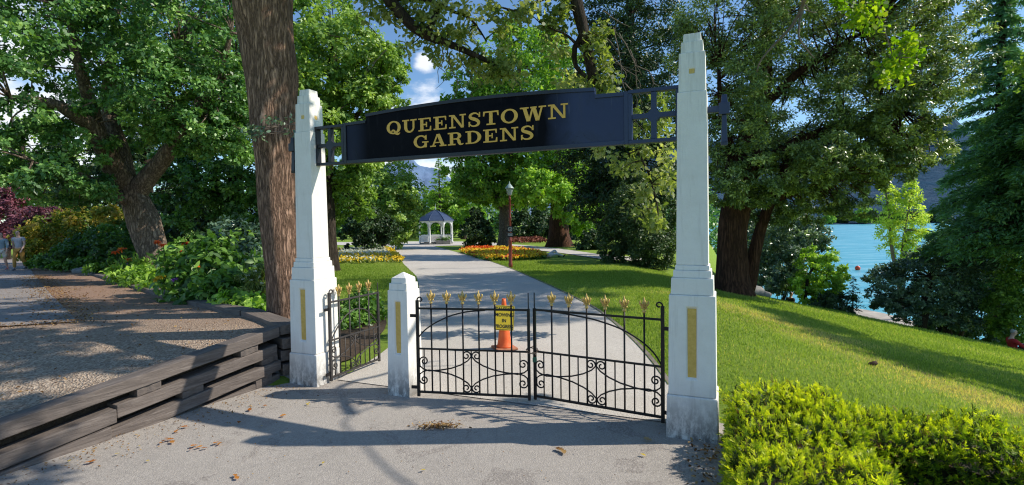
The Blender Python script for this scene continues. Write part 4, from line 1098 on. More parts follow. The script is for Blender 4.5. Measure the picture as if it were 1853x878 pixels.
# broad tree behind the left pillar
b = gbase(590, 446, 21)
tree('broadleaf_tree', 'broad sunlit green tree filling the space left of the sign', b, ([np.array(b) - [0, 0, .2], W(590, 380, 21), W(585, 300, 21), W(600, 180, 21), W(605, 60, 21)], [.42, .36, .32, .24, .12]),
     lobes_px([(600, 115, 20, 90, 76, 2.4, 105), (664, 120, 20, 62, 60, 1.8, 85), (565, 215, 19, 80, 70, 2, 70), (660, 205, 20, 68, 50, 1.8, 75), (684, 165, 20, 42, 30, 1.1, 35), (590, 30, 21, 60, 55, 1.6, 40), (625, 290, 21, 65, 55, 1.8, 60),
               (640, 350, 22, 32, 42, 1.2, 35), (600, 350, 22, 40, 50, 1.3, 35)]),
     L_BROAD, M_BARK_DK, 84, .165, limb=[(path3((585, 300, 21), (640, 220, 20.5), (690, 140, 20)), .16, .04, .05), (path3((592, 250, 21), (560, 200, 20), (530, 120, 20)), .14, .04, .05), (path3((600, 160, 21), (650, 110, 20.5), (690, 80, 20)), .10, .03, .05)], tw=.025, vbias=.05)
b = gbase(425, 452, 21)
tree('broadleaf_tree', 'shady green tree standing behind the flower border and the big trunk', b, ([np.array(b) - [0, 0, .2], W(425, 380, 21), W(428, 260, 21), W(430, 120, 21)], [.34, .30, .24, .12]),
     lobes_px([(440, 60, 21, 85, 80, 2, 80), (420, 200, 20, 85, 75, 2, 80), (430, 320, 20, 75, 60, 1.8, 80), (370, 370, 19, 60, 48, 1.3, 50), (470, 390, 20, 45, 45, 1.2, 45), (330, 330, 20, 60, 55, 1.5, 50), (530, 130, 22, 50, 120, 1.4, 70)]), L_OAK, M_BARK_DK, 74, .165, tw=.025, vbias=-.1)
b = gbase(265, 440, 26)
tree('broadleaf_tree', 'dark leafy tree behind the oak trunk and the gold hedge', b, ([np.array(b) - [0, 0, .2], W(265, 340, 26), W(265, 200, 26)], [.34, .28, .14]),
     lobes_px([(250, 320, 26, 90, 60, 2, 90), (330, 400, 23, 70, 50, 1.6, 70), (150, 330, 26, 80, 50, 2, 60), (210, 230, 28, 120, 80, 2, 80)]), L_DARK, M_BARK_DK, 55, .22, tw=.03)
b = gbase(40, 452, 42)
tree('broadleaf_tree', 'hazy green tree at the far end of the walk behind purple leaves', b, ([np.array(b) - [0, 0, .2], W(40, 380, 42), W(40, 250, 42)], [.4, .3, .14]),
     lobes_px([(40, 300, 42, 90, 90, 4, 110), (110, 360, 40, 60, 50, 3, 70), (-60, 300, 42, 80, 100, 4, 70)]), L_BROAD, M_BARK_DK, 45, .32, tw=.04)

# trees around the lawn and the bandstand
b = gbase(690, 442, 44)
tree('broadleaf_tree', 'light green bushy tree sloping down to the left of the bandstand', b, ([np.array(b) - [0, 0, .2], W(690, 400, 44), W(690, 320, 44)], [.35, .3, .15]),
     lobes_px([(690, 345, 44, 62, 58, 3.4, 130), (730, 372, 43, 34, 44, 2.4, 90), (650, 330, 44, 46, 40, 2.4, 70), (724, 410, 43, 30, 28, 1.8, 50), (610, 345, 44, 40, 60, 2.4, 60)]), L_BROAD, M_BARK_DK, 52, .30, tw=.04, vbias=.12)
bush('dark_round_shrub', 'large dark rounded evergreen shrub at the end of the left lawn', gbase(665, 443, 38), lobes_px([(668, 412, 38, 42, 34, 1.8, 110), (640, 422, 37.5, 22, 22, 1.1, 40), (698, 420, 38, 14, 24, .8, 30)]), L_DARK, 60, .2, tmpl=DIAMOND)
conifer('conifer_tree', 'pointed pale conifer far behind the bandstand roof', gbase(797, 438, 80), 12.6, 4.0, L_LIME, 80, 70, .42, .05, .1, aspect=.35)
b = gbase(840, 436, 84)
tree('broadleaf_tree', 'distant bright green tree just right of the bandstand', b, ([np.array(b), W(840, 380, 84), W(840, 340, 84)], [.4, .3, .15]), lobes_px([(835, 350, 84, 34, 38, 4, 90), (820, 390, 80, 22, 26, 3, 50), (855, 395, 78, 20, 30, 3, 40), (780, 375, 86, 34, 34, 3, 60)]), L_LIME, M_BARK_DK, 45, .5, tw=.05)
bush('conical_shrub', 'dark conical evergreen shrub beside the orange flower bed', gbase(863, 446, 42), lobes_px([(860, 420, 42, 26, 26, 1.2, 80), (860, 398, 42, 16, 18, .8, 40), (886, 424, 42, 10, 24, .6, 24), (860, 385, 42, 8, 10, .4, 14)]), L_DARK, 60, .2)
b = gbase(912, 446, 47)
tree('broadleaf_tree', 'tall fresh green tree rising behind the lamp post', b, ([np.array(b) - [0, 0, .2], W(913, 420, 47), W(914, 380, 47), W(925, 280, 47), (W(940, 120, 47))], [.55, .50, .46, .36, .15]),
     lobes_px([(880, 245, 46, 76, 70, 3.5, 130), (950, 130, 46, 95, 75, 4.5, 150), (868, 325, 45, 55, 42, 2.6, 90), (990, 215, 46, 75, 80, 3.5, 110), (845, 180, 46, 42, 60, 2.4, 70), (960, 310, 46, 55, 50, 2.6, 70), (905, 350, 47, 40, 30, 2, 50), (955, 75, 46, 55, 36, 2.4, 46), (1010, 120, 47, 46, 56, 2.4, 54)]),
     L_LIME, M_BARK_OAK, 55, .36, limb=[(path3((914, 385, 47), (890, 350, 46), (860, 310, 45)), .22, .06, .1), (path3((918, 350, 47), (960, 300, 46), (1000, 230, 46)), .22, .06, .1)], tw=.05, vbias=-.05)
b = gbase(1012, 444, 45)
tree('redwood_tree', 'bright leafy tree with a thick red-brown trunk behind the side path', b, ([np.array(b) - [0, 0, .2], W(1012, 420, 45), W(1010, 385, 45), W(1012, 340, 45), W(1015, 250, 45)], [.85, .74, .66, .5, .2]),
     lobes_px([(1000, 345, 43, 48, 36, 2.2, 80), (1052, 395, 42, 36, 30, 1.8, 60), (960, 340, 43, 34, 34, 1.8, 50), (1045, 330, 45, 40, 42, 2, 60), (1015, 290, 46, 60, 46, 2.4, 60), (1078, 375, 42, 22, 22, 1.2, 26)]), L_LIME, M_BARK_RED, 55, .32, tw=.04, flare=.6, vbias=.15)
for (u, v, Y, h, r, lb) in ((955, 432, 72, 5, 4, 'dark shrubbery far behind the lamp post'), (1060, 432, 70, 6, 4, 'dark shrubbery far behind the red-brown trunk')):
    bush('shrub', lb, gbase(u, v, Y), lobes_px([(u - 20, v - 22, Y, 34, 30, 2.4, 60), (u + 25, v - 18, Y, 34, 30, 2.4, 60), (u, v - 45, Y + 2, 40, 30, 2.4, 50)]), L_DARK, 50, .42)
b = gbase(1140, 452, 31)
tree('evergreen_tree', 'huge dark evergreen tree looming behind the right half of the sign', b, ([np.array(b) - [0, 0, .2], W(1140, 350, 31), W(1140, 150, 31), W(1140, -20, 31)], [.5, .45, .36, .2]),
     lobes_px([(1150, 40, 31, 80, 85, 3, 120), (1110, 160, 30, 85, 80, 3, 130), (1190, 170, 29, 70, 110, 2.6, 120), (1080, 290, 30, 75, 58, 2.4, 110), (1170, 320, 28, 70, 70, 2.2, 110), (1090, 370, 29, 60, 40, 2, 70), (1105, 40, 31, 60, 60, 2.4, 60), (1150, -100, 31, 110, 80, 3, 70)]), L_DARK, M_BARK_DK, 62, .24, tw=.035, aspect=.4, limb=[(path3((1140, 200, 31), (1090, 150, 30), (1050, 60, 30)), .16, .04, .1)])
bush('evergreen_shrub', 'large soft green evergreen bush left of the right pillar', gbase(1150, 490, 24), lobes_px([(1148, 400, 24, 54, 62, 1.6, 150), (1180, 445, 23, 42, 44, 1.2, 90), (1112, 450, 24, 26, 40, .8, 50), (1160, 350, 24.5, 40, 36, 1.2, 60), (1200, 400, 23.5, 25, 60, .8, 50)]), L_DARK, 76, .15, aspect=.4, vbias=.25)
bush('hedge_block', 'low dark clipped shrub at the bend of the side path', gbase(1068, 462, 38), lobes_px([(1066, 440, 38, 24, 22, 1, 60), (1085, 445, 38, 14, 18, .8, 30)]), L_DARK, 50, .18)

# great dark evergreen on the right
b = gbase(1326, 524, 16.5)
tree('yew_tree', 'massive dark evergreen with red-brown trunk spreading over the right lawn', b,
     ([np.array(b) - [0, 0, .25], W(1324, 480, 16.5), W(1322, 420, 16.5), W(1334, 370, 16.5), W(1350, 310, 16.6), W(1370, 200, 16.8), W(1390, 40, 17)], [.48, .43, .43, .46, .36, .28, .14]),
     lobes_px([(1320, 40, 16, 85, 90, 2.2, 110), (1450, 40, 16.5, 105, 90, 2.4, 130), (1580, 60, 16, 95, 80, 2.1, 120), (1665, 130, 15.6, 80, 62, 1.6, 110), (1322, 200, 15.6, 62, 100, 1.6, 110), (1430, 190, 16.8, 95, 80, 2, 110), (1555, 180, 15.8, 90, 62, 1.7, 110),
               (1630, 225, 15.2, 72, 42, 1.2, 75), (1345, 310, 15.8, 55, 48, 1.2, 55), (1425, 305, 15.8, 75, 46, 1.3, 80), (1500, 290, 15.0, 66, 42, 1.2, 80), (1570, 290, 15.6, 50, 40, 1.1, 55), (1465, 365, 16.4, 52, 36, 1.1, 50), (1535, 362, 16, 34, 34, .9, 34),
               (1405, 380, 16.6, 40, 30, .9, 30), (1700, 60, 16, 50, 60, 1.4, 50), (1380, 130, 18.2, 85, 120, 1.4, 90), (1500, 220, 18.2, 115, 115, 1.4, 120), (1400, 320, 18, 90, 60, 1.1, 60), (1640, 60, 18, 95, 95, 1.5, 80), (1500, 60, 18.4, 90, 90, 1.2, 70), (1450, -110, 16.5, 200, 90, 2.8, 110), (1260, 130, 17, 50, 120, 1.4, 60), (1600, 308, 15.5, 45, 32, 1, 42), (1655, 275, 15.6, 50, 34, 1, 42), (1300, 335, 15.3, 50, 42, .9, 44), (1365, 350, 15.2, 46, 30, .8, 36)]) + [(10.5, 10.3, 9.8, 2.5, 1.5, .9, 130), (10.9, 12.8, 10.2, 2.6, 1.7, 1.0, 140)],  # last two lobes: boughs out of view, added to shade the path
     L_YEW, M_BARK_RED, 88, .115, aspect=.38, limb=[
         (path3((1352, 524, 16.8), (1366, 460, 16.7), (1380, 400, 16.6), (1410, 330, 16.4), (1450, 240, 16.2)), .24, .08, .03), (path3((1336, 380, 16.5), (1380, 366, 16.3), (1440, 350, 16), (1500, 320, 15.4)), .17, .04, .03),
         (path3((1352, 310, 16.6), (1450, 250, 16.2), (1560, 220, 15.8), (1660, 180, 15.6)), .20, .05, .05), (path3((1345, 330, 16.6), (1310, 240, 16), (1300, 120, 16)), .17, .05, .05), (path3((1372, 200, 16.8), (1460, 120, 16.5), (1560, 60, 16)), .18, .05, .05)], tw=.025, twig=.35, flare=.5, vbias=-.02, inner=.2)
# conifers at the right edge
conifer('fir_tree', 'broad dark fir drooping in from the right edge of the lawn', Vector((18.8, 17.4, Tz(18.8, 17.4))), 12.4, 5.6, L_FIR, 230, 860, .20, .38, .26, aspect=.30, power=.62, fan=.30, tr=.020)
conifer('fir_tree', 'thin see-through spruce top against the sky at the top right', Vector((23.2, 24.5, Tz(23.2, 24.5))), 21, 4.0, L_FIR, 150, 560, .28, .2, .30, aspect=.26, power=.7, fan=.22)
b = gbase(1640, 480, 38)
bt = tree('birch_tree', 'slender pale yellow-green tree standing at the lake edge', Vector((b.x, b.y, -6.2)), ([(b.x, b.y, -6.3), W(1612, 440, 38), W(1608, 380, 38), W(1600, 330, 38)], [.16, .13, .09, .04]),
     lobes_px([(1640, 395, 38, 30, 46, 1.2, 70), (1650, 352, 38, 18, 26, .7, 26), (1622, 430, 38, 28, 30, 1, 40), (1662, 420, 38, 20, 30, .8, 30), (1625, 365, 38, 18, 24, .7, 22), (1645, 460, 38, 30, 20, 1, 30), (1606, 395, 38, 15, 50, .8, 34), (1612, 350, 38, 12, 22, .5, 14)]), L_BIRCH, M_TWIG, 36, .19, tw=.03, aspect=.5,
     limb=[(path3((1630, 480, 38), (1640, 400, 38), (1652, 335, 38)), .10, .03, .05)], twig=.5, rc=(.2, .32))
b = gbase(1667, 612, 20)
tree('holm_oak', 'dense grey-green tree with two dark trunks by the lake bank', b, ([np.array(b) - [0, 0, .2], W(1666, 590, 20), W(1674, 555, 20), W(1682, 500, 20)], [.24, .20, .17, .08]),
     lobes_px([(1622, 518, 20, 44, 44, 1.1, 70), (1690, 512, 20, 60, 52, 1.3, 100), (1756, 515, 20, 46, 54, 1.2, 90), (1700, 468, 20.5, 56, 26, 1, 60), (1645, 560, 19.6, 34, 24, .7, 36), (1738, 572, 19.8, 42, 24, .8, 46), (1600, 545, 19.8, 24, 18, .5, 20), (1785, 470, 21, 30, 30, .8, 36)]), L_SILVER, M_BARK_DK, 66, .12, aspect=.5,
     limb=[(path3((1716, 618, 20.3), (1714, 580, 20.3), (1725, 540, 20.3), (1745, 500, 20.3)), .16, .06, .03), (path3((1735, 620, 20.6), (1745, 590, 20.5), (1760, 550, 20.4)), .08, .04, .03)], tw=.02)
bush('green_shrub', 'fresh green leafy shrub at the right edge beyond the lawn', gbase(1838, 640, 18.6), lobes_px([(1846, 520, 18.6, 40, 58, 1.0, 90), (1828, 570, 18.4, 30, 44, .8, 60), (1850, 605, 18.3, 40, 40, .8, 60)]), L_BROAD, 60, .12, vbias=.05)
bush('bank_shrub', 'dark green tall bush right of the red-brown yew trunks', gbase(1405, 535, 22), lobes_px([(1405, 465, 22, 42, 56, 1.2, 110), (1440, 490, 22, 26, 40, .8, 50), (1385, 510, 21, 26, 26, .7, 36), (1460, 430, 23, 34, 34, 1, 40)]), L_SILVER, 60, .14, vbias=.05)
bush('bank_tree', 'tall grey-green bushy tree between the yew trunk and the lake', gbase(1400, 520, 27), lobes_px([(1385, 430, 27, 46, 44, 1.6, 90), (1440, 440, 27, 40, 40, 1.4, 70), (1345, 450, 26, 30, 50, 1.2, 60), (1475, 425, 28, 24, 24, .9, 36), (1410, 395, 28, 50, 30, 1.5, 60)]), L_SILVER, 62, .17, vbias=.12)
b = Vector((13.4, 9.4, Tz(13.4, 9.4)))
tree('broadleaf_tree', 'leafy tree beyond the right edge shading the sloping lawn', b, ([np.array(b) - [0, 0, .2], (13.4, 9.4, 1.0), (13.0, 9.4, 3.2), (12.5, 9.4, 5.0)], [.16, .14, .11, .06]),
     [(12.3, 9.0, 5.1, .75, 2.0, .5, 110), (13.0, 11.6, 5.3, .7, 1.6, .5, 90), (13.2, 6.6, 5.0, .6, 1.0, .45, 40), (14.8, 8.6, 5.6, .9, 1.5, .6, 60)], L_BROAD, M_BARK_DK, 56, .13, limb=[([(12.8, 9.4, 4.2), (12.9, 10.6, 4.9), (13.0, 12.2, 5.3)], .07, .02, .02), ([(12.8, 9.4, 4.0), (13.0, 8.0, 4.7), (13.1, 6.5, 5.0)], .07, .02, .02), ([(13.1, 9.4, 3.6), (14.2, 9.0, 5.0), (14.9, 8.6, 5.6)], .07, .02, .02)], rc=(.25, .4))
b = gbase(1457, 562, 20)
tree('small_tree', 'small yellow-green tree at the top of the bank beside the standing walker', b, ([np.array(b) - [0, 0, .2], W(1457, 540, 20), W(1462, 500, 20), W(1480, 470, 20)], [.07, .06, .05, .03]),
     lobes_px([(1485, 490, 20, 38, 28, .8, 60), (1460, 515, 20, 26, 22, .6, 36), (1505, 515, 20, 24, 26, .6, 40), (1480, 535, 19.8, 34, 16, .6, 36), (1478, 462, 20.3, 30, 16, .6, 30)]), L_LIME, M_BARK_DK, 48, .12, tw=.012, vbias=.2)
bush('bank_shrub', 'low dark domed shrub on the crest of the right lawn', gbase(1502, 578, 19), lobes_px([(1502, 554, 19, 36, 24, .7, 80), (1525, 565, 19, 16, 14, .4, 24)]), L_DARK, 50, .10)
conifer('sapling', 'thin dark sapling standing alone against the lake', gbase(1543, 592, 19), 2.0, .55, L_DARK, 34, 26, .10, .35, .2, aspect=.3)

# left: hedge, purple foliage
bush('gold_hedge', 'rounded shrub with golden orange young leaves along the walk', gbase(120, 470, 24), lobes_px([(105, 425, 24, 50, 36, 1.6, 90), (165, 405, 24, 50, 28, 1.4, 70), (215, 398, 23, 34, 24, 1.2, 40), (75, 450, 24, 28, 22, 1, 40)]), L_ORANGEH, 55, .15, vbias=.0)
bush('green_hedge', 'dark green shrub between the gold hedge and the oak trunk', gbase(195, 485, 20.5), lobes_px([(165, 452, 21, 50, 28, 1.2, 80), (215, 440, 20, 40, 40, 1.2, 80), (120, 468, 22, 40, 16, .9, 40), (240, 470, 18, 24, 30, .8, 40)]), L_SHRUB, 55, .14, vbias=-.15)
b = gbase(15, 460, 36)
tree('purple_plum_tree', 'pinkish purple leaved tree behind the walking couple', b, ([np.array(b) - [0, 0, .2], W(15, 420, 36), W(15, 370, 36)], [.15, .12, .06]), lobes_px([(12, 390, 36, 34, 44, 1.8, 90), (18, 350, 36, 20, 26, 1, 30), (-30, 400, 36, 34, 50, 1.6, 40)]), L_PURPLE, M_BARK_DK, 48, .22, vbias=.0, tw=.03)
bush('purple_shrub', 'deep purple shrub left of the gold hedge', gbase(78, 470, 31), lobes_px([(72, 405, 31, 32, 34, 1.4, 80), (95, 385, 31, 24, 14, 1, 30), (60, 440, 31, 20, 24, 1, 30)]), L_PURPLE, 50, .2, vbias=-.2)
bush('border_plants', 'low leafy plants edging the walk below the hedge', gbase(180, 487, 19), lobes_px([(150, 478, 20, 50, 10, .5, 60), (210, 482, 17.5, 40, 12, .5, 60), (90, 474, 22, 36, 10, .5, 40)]), L_SHRUB, 40, .14, vbias=.1, tmpl=OVAL)

# flower border
def flower(name, u, v, Y, size, mat, parent, off, n=26):
    c = W(u, v, Y); d = unit(RNG.normal(size=(n, 3))*.6 + np.array([0, -.5, .6]))
    me = leaf_mesh(name, c + d*size*.1, unit(d*.4 + RNG.normal(size=(n, 3))*.3 + np.array([0, -.2, 1])), d, size*RNG.uniform(.7, 1.1, n), size*.4, OVAL, RNG.random(n))
    link(name, me, mat, parent).location = off
def stems(parent, off, lst, r=.007):
    mb = MB()
    for (a, c) in lst: mb.tube(wig([a, (np.array(a)*.4 + np.array(c)*.6) + RNG.normal(size=3)*.03, c], 7, .006), np.linspace(r, r*.6, 7), 5)
    mb.build('flower_stem', L_SHRUB, parent).location = off
bd = gbase(400, 560, 9); off = -bd
p1 = bush('dahlia_bush', 'big leafy bush with orange and red blooms in the flower border', bd, lobes_px([(390, 480, 9.2, 62, 46, .55, 80), (345, 505, 9.1, 50, 38, .45, 60), (330, 465, 10, 36, 26, .4, 36), (420, 520, 8.6, 46, 34, .4, 50), (375, 535, 8.7, 36, 20, .3, 30), (430, 455, 9.8, 40, 40, .4, 40)]), L_SHRUB, 22, .15, aspect=.42, tmpl=OVAL, stems=16, sr=.014, rc=(.3, .45), vbias=.08)
for (u, v, s, m_) in ((335, 440, .075, L_FLRED), (328, 457, .065, L_FLORANGE), (295, 443, .075, L_FLORANGE), (285, 438, .07, L_FLORANGE), (395, 521, .05, L_FLRED), (357, 482, .05, L_FLORANGE), (288, 502, .075, L_FLYEL), (294, 500, .07, L_FLYEL), (282, 506, .065, L_FLYEL), (316, 505, .06, L_FLPURP)):
    Y = 9.0 if v > 470 else 9.6
    flower('bloom', u, v, Y - .35, s*1.0, m_, p1, off)
stems(p1, off, [(W(u + 6, 520, 9.3), W(u, v, 9.2)) for u, v in ((335, 440), (328, 457), (295, 443), (285, 438))])
p2 = bush('silver_bush', 'blue-green bush rising behind the orange blooms near the big trunk', gbase(440, 540, 10), lobes_px([(425, 425, 10, 40, 28, .5, 50), (445, 460, 9.8, 34, 36, .5, 60), (400, 445, 10.2, 30, 24, .4, 36), (455, 500, 9.4, 26, 30, .4, 40)]), L_SILVER, 40, .10, aspect=.45, tmpl=OVAL, stems=12, sr=.014, vbias=-.1, rc=(.22, .36))
bd = gbase(462, 560, 8.3); p3 = bush('white_flower_clump', 'loose straw-coloured clump with small white flowers beside the big trunk', bd, lobes_px([(455, 515, 8.4, 26, 26, .3, 36), (470, 500, 8.4, 16, 24, .25, 26)]), L_YELL, 22, .07, aspect=.35, tmpl=OVAL, stems=18, sr=.006, vbias=-.1)
for (u, v) in ((448, 498), (462, 490), (470, 500), (455, 506), (474, 512), (440, 505)): flower('bloom', u, v, 8.1, .035, L_FLWHITE, p3, -bd, 12)
bush('shore_bush', 'dark low bushes by the shore behind the two-trunked grey-green tree', gbase(1750, 630, 23), lobes_px([(1720, 590, 23, 46, 26, .9, 60), (1775, 600, 23, 40, 30, .9, 60), (1690, 585, 23.5, 24, 16, .6, 30)]), L_DARK, 56, .14)
bush('low_leafy_plant', 'bright green low plants at the foot of the big trunk', gbase(455, 570, 7.9), lobes_px([(450, 555, 7.8, 34, 16, .3, 46), (420, 545, 8, 26, 14, .3, 30), (475, 565, 7.4, 14, 12, .2, 18)]), L_LIME, 20, .11, aspect=.6, tmpl=OVAL, rc=(.3, .5), stems=6, sr=.008, vbias=.1)
bd = gbase(225, 500, 13.5); p4 = bush('lily_clump', 'tall orange lilies at the left end of the flower border', bd, lobes_px([(228, 492, 13.2, 26, 14, .5, 40), (262, 500, 12.4, 30, 14, .5, 46), (292, 512, 11.2, 30, 12, .4, 40), (245, 478, 13.4, 20, 12, .4, 24)]), L_LIME, 22, .13, aspect=.35, tmpl=OVAL, rc=(.3, .5), stems=8, sr=.01)
for (u, v, m_) in ((210, 456, L_FLORANGE), (221, 452, L_FLORANGE), (232, 470, L_FLORANGE), (208, 484, L_FLYEL), (229, 484, L_FLPURP)): flower('bloom', u, v, 13.1, .12, m_, p4, -bd, 20)
stems(p4, -bd, [(W(u + 3, 497, 13.2), W(u, v, 13.2)) for u, v in ((210, 457), (221, 453), (232, 471), (216, 460))], .012)
for k, (u, v) in enumerate(((217, 468), (222, 476), (212, 474), (236, 482))): pass
bush('border_plants', 'reddish stemmed plants in the bed seen through the pedestrian gate', gbase(645, 600, 8.9), lobes_px([(642, 575, 8.9, 30, 24, .35, 40), (668, 560, 9.2, 26, 24, .3, 36), (622, 590, 8.6, 20, 18, .3, 24), (655, 545, 9.6, 30, 20, .3, 30)]), L_SHRUB, 22, .085, aspect=.5, tmpl=OVAL, stems=26, sr=.006, bk=M_BARK_RED, rc=(.3, .45), vbias=.1)

# ---- clipped hedge beside the right pillar
hb = Vector((1.75, 3.85, 0)); hg = empty('clipped_hedge', hb, 'clipped yew hedge with bright yellow-green new shoots in the right corner', 'hedge'); off = -hb
def hedge_samples(n, jit, inset):
    """points and outward normals on an L-shaped clipped block"""
    P = []; Nn = []
    g2 = np.array([G.x, G.y]); n2 = np.array([NF.x, NF.y])
    o = np.array([1.79, 4.13])
    segs = [(o + n2*.0, n2, 3.1, .74, .0), (o, g2, 3.6, .52, .3)]          # arms: towards the viewer, then away to the right
    for (c, d, L, w, st) in segs:
        side = g2 if d is n2 else n2
        tot = L*(w + 1.0)
        m_ = int(n*(tot/ (3.1*1.74 + 3.6*1.52)))
        t = RNG.uniform(st, L, m_); q = RNG.random(m_)*(w + 1.0)
        xy = c + d*t[:, None]
        top = .385 - .05*t*(d is g2) + .03*np.sin(t*5) + .025*np.sin(t*11 + q*6)
        gap = (d is g2)
        lat = np.clip(q - .5, 0, w); z = np.where(q < .5, top*q/.5, np.where(q > w + .5, top*(1 - (q - w - .5)/.5), top))
        edge = np.minimum(lat, w - lat)
        z = z - .06*np.exp(-(edge/.06)**2)*(z > top*.8)
        p = np.concatenate([xy + side*lat[:, None], z[:, None]], 1)
        nn = np.where((q < .5)[:, None], np.r_[-side, .25], np.where((q > w + .5)[:, None], np.r_[side, .25], np.array([0, 0, 1.0])))
        bulge = .022*np.sin(p[:, 0]*9 + p[:, 1]*7) + .03*np.sin(p[:, 1]*17 - p[:, 2]*11 + p[:, 0]*13) + .022*RNG.normal(size=m_)
        p = p + nn*(bulge*jit - inset)[:, None]
        p[:, 2] += T(p[:, 0], p[:, 1])
        P.append(p); Nn.append(unit(nn))
    return np.concatenate(P), np.concatenate(Nn)
def sprigs(name, n, inset, mat, ln, wd, per, sl, jit, vb=0.):
    P, Nn = hedge_samples(n, jit, inset)
    k = len(P)
    d = unit(Nn*.75 + RNG.normal(size=(k, 3))*.6 + np.array([0, 0, .35]))
    s = unit(np.cross(d, RNG.normal(size=(k, 3))))
    t = np.tile(np.linspace(.05, 1, per), k); idx = np.repeat(np.arange(k), per); sg = np.tile(np.where(np.arange(per) % 2, 1., -1.), k)
    slen = sl*RNG.uniform(.6, 1.4, k)
    pos = P[idx] + d[idx]*(t*slen[idx])[:, None]
    up = np.cross(d, s)
    tan = unit(s[idx]*(sg*(1.05 - .6*t))[:, None] + d[idx]*(.55 + .6*t)[:, None] + RNG.normal(size=(len(idx), 3))*.12)
    nrm = unit(up[idx] + RNG.normal(size=(len(idx), 3))*.25)
    cv = RNG.random(k)
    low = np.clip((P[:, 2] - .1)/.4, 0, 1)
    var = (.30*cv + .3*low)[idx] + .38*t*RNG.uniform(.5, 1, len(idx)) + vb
    return link(name, leaf_mesh(name, pos, nrm, tan, ln*RNG.uniform(.7, 1.2, len(idx)), wd, NEEDLE, var), mat, hg)
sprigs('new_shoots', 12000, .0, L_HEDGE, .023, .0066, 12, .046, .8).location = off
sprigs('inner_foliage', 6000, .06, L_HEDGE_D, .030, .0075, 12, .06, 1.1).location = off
sprigs('dead_twigs', 900, .015, L_LITTER, .022, .0055, 7, .05, 1.0).location = off
core = MB()
def arm(c, d, L, w, h0, h1, st=0):
    side = np.array([G.x, G.y]) if d is N2 else np.array([NF.x, NF.y])
    a = c + d*st; e = c + d*L; vs = []
    for p, h in ((a, h0), (e, h1)):
        for lat in (.12, w - .12):
            for z in (-.05, h - .14): q = p + side*lat; vs.append((q[0], q[1], z + Tz(q[0], q[1])))
    core.add(vs, [(0, 1, 3, 2), (4, 6, 7, 5), (0, 4, 5, 1), (2, 3, 7, 6), (1, 5, 7, 3)])
N2 = np.array([NF.x, NF.y]); G2 = np.array([G.x, G.y])
arm(np.array([1.79, 4.13]), N2, 3.1, .74, .385, .385, .1); arm(np.array([1.79, 4.13]), G2, 3.6, .52, .35, .2, .8)
core.build('branch_core', plain('hedge_twigs', (.03, .025, .014), .9, 0, .4, 30, .8), hg).location = off

# ---- far belt of trees closing the view
Cb = []
for k in range(900):
    xx = RNG.uniform(-75, 46); yy = 100 + abs(xx + 15)*.15 + RNG.normal()*5; zz = Tz(xx, yy) + RNG.uniform(0, 1)**.8*(9 + 3*math.sin(xx*.35) + 2*math.sin(xx*.9))*(1 - .45*math.exp(-((xx + 17)/9)**2))
    Cb.append((xx, yy, zz))
tag(clump_leaves('woodland', np.array(Cb), RNG.uniform(1.0, 2.0, 900), 34, .75, L_OAK, None, DIAMOND, .6, .8, np.stack([np.array(Cb)[:, 0], np.array(Cb)[:, 1] + 8, np.zeros(900)], -1)), 'distant belt of woodland closing off the far side of the gardens', 'woodland', kind='stuff')

# ---- grass blades on the right-hand lawn and beside the path
def inside(px_, py_, poly):
    r = np.zeros(len(px_), bool); j = len(poly) - 1
    for i in range(len(poly)):
        xi, yi = poly[i][0], poly[i][1]; xj, yj = poly[j][0], poly[j][1]
        c_ = ((yi > py_) != (yj > py_)) & (px_ < (xj - xi)*(py_ - yi)/((yj - yi) + 1e-12) + xi); r ^= c_; j = i
    return r
def dens(n, x0, x1, y0, y1, poly):
    x = RNG.uniform(x0, x1, n); y = y0*(y1/y0)**RNG.random(n)
    k = inside(x, y, poly); return x[k], y[k]
LAWN_R = [(1.75, 4.9), (5.5, 3.0), (15, 8), (18, 13), (9, 19), (4.2, 18), (2.2, 9)]
x, y = dens(190000, 1.6, 15, 3.2, 17, LAWN_R)
m_ = len(x); P = np.stack([x, y, T(x, y) - .012], -1)
tn = unit(RNG.normal(size=(m_, 3))*[.45, .45, 0] + np.array([0, 0, 1])); nn = unit(RNG.normal(size=(m_, 3))*[1, 1, .1])
sz = .028 + .0022*y
bd_ = np.abs(x + .163*y - 6.63 + .5*np.sin(y*1.1) + .3*np.sin(y*2.7 + x)); v_ = np.clip(.34 + .55*np.exp(-(bd_/.7)**2)*(y < 13) + .20*np.sin(x*.8 + y*1.3)*np.sin(x*.35 - y*.5) + RNG.normal(size=m_)*.22, 0, 1)
P1, T1, N1, S1, Y1, V1 = P, tn, nn, sz*RNG.uniform(.6, 1.2, m_), .004 + .0011*y, v_
LAWN_M = [tuple(p[:2]) for p in PR[2:8]] + [tuple(hit(u, v_y)[:2]) for u, v_y in ((985, 471), (1085, 480), (1200, 492))] + [(5.6, 14), (2.4, 7.6), (1.75, 4.9)]
LAWN_L = [tuple(p[:2]) for p in PL[3:7]] + [tuple(hit(u, v_y)[:2]) for u, v_y in ((575, 480), (560, 500))] + [(-5.3, 13.5)]
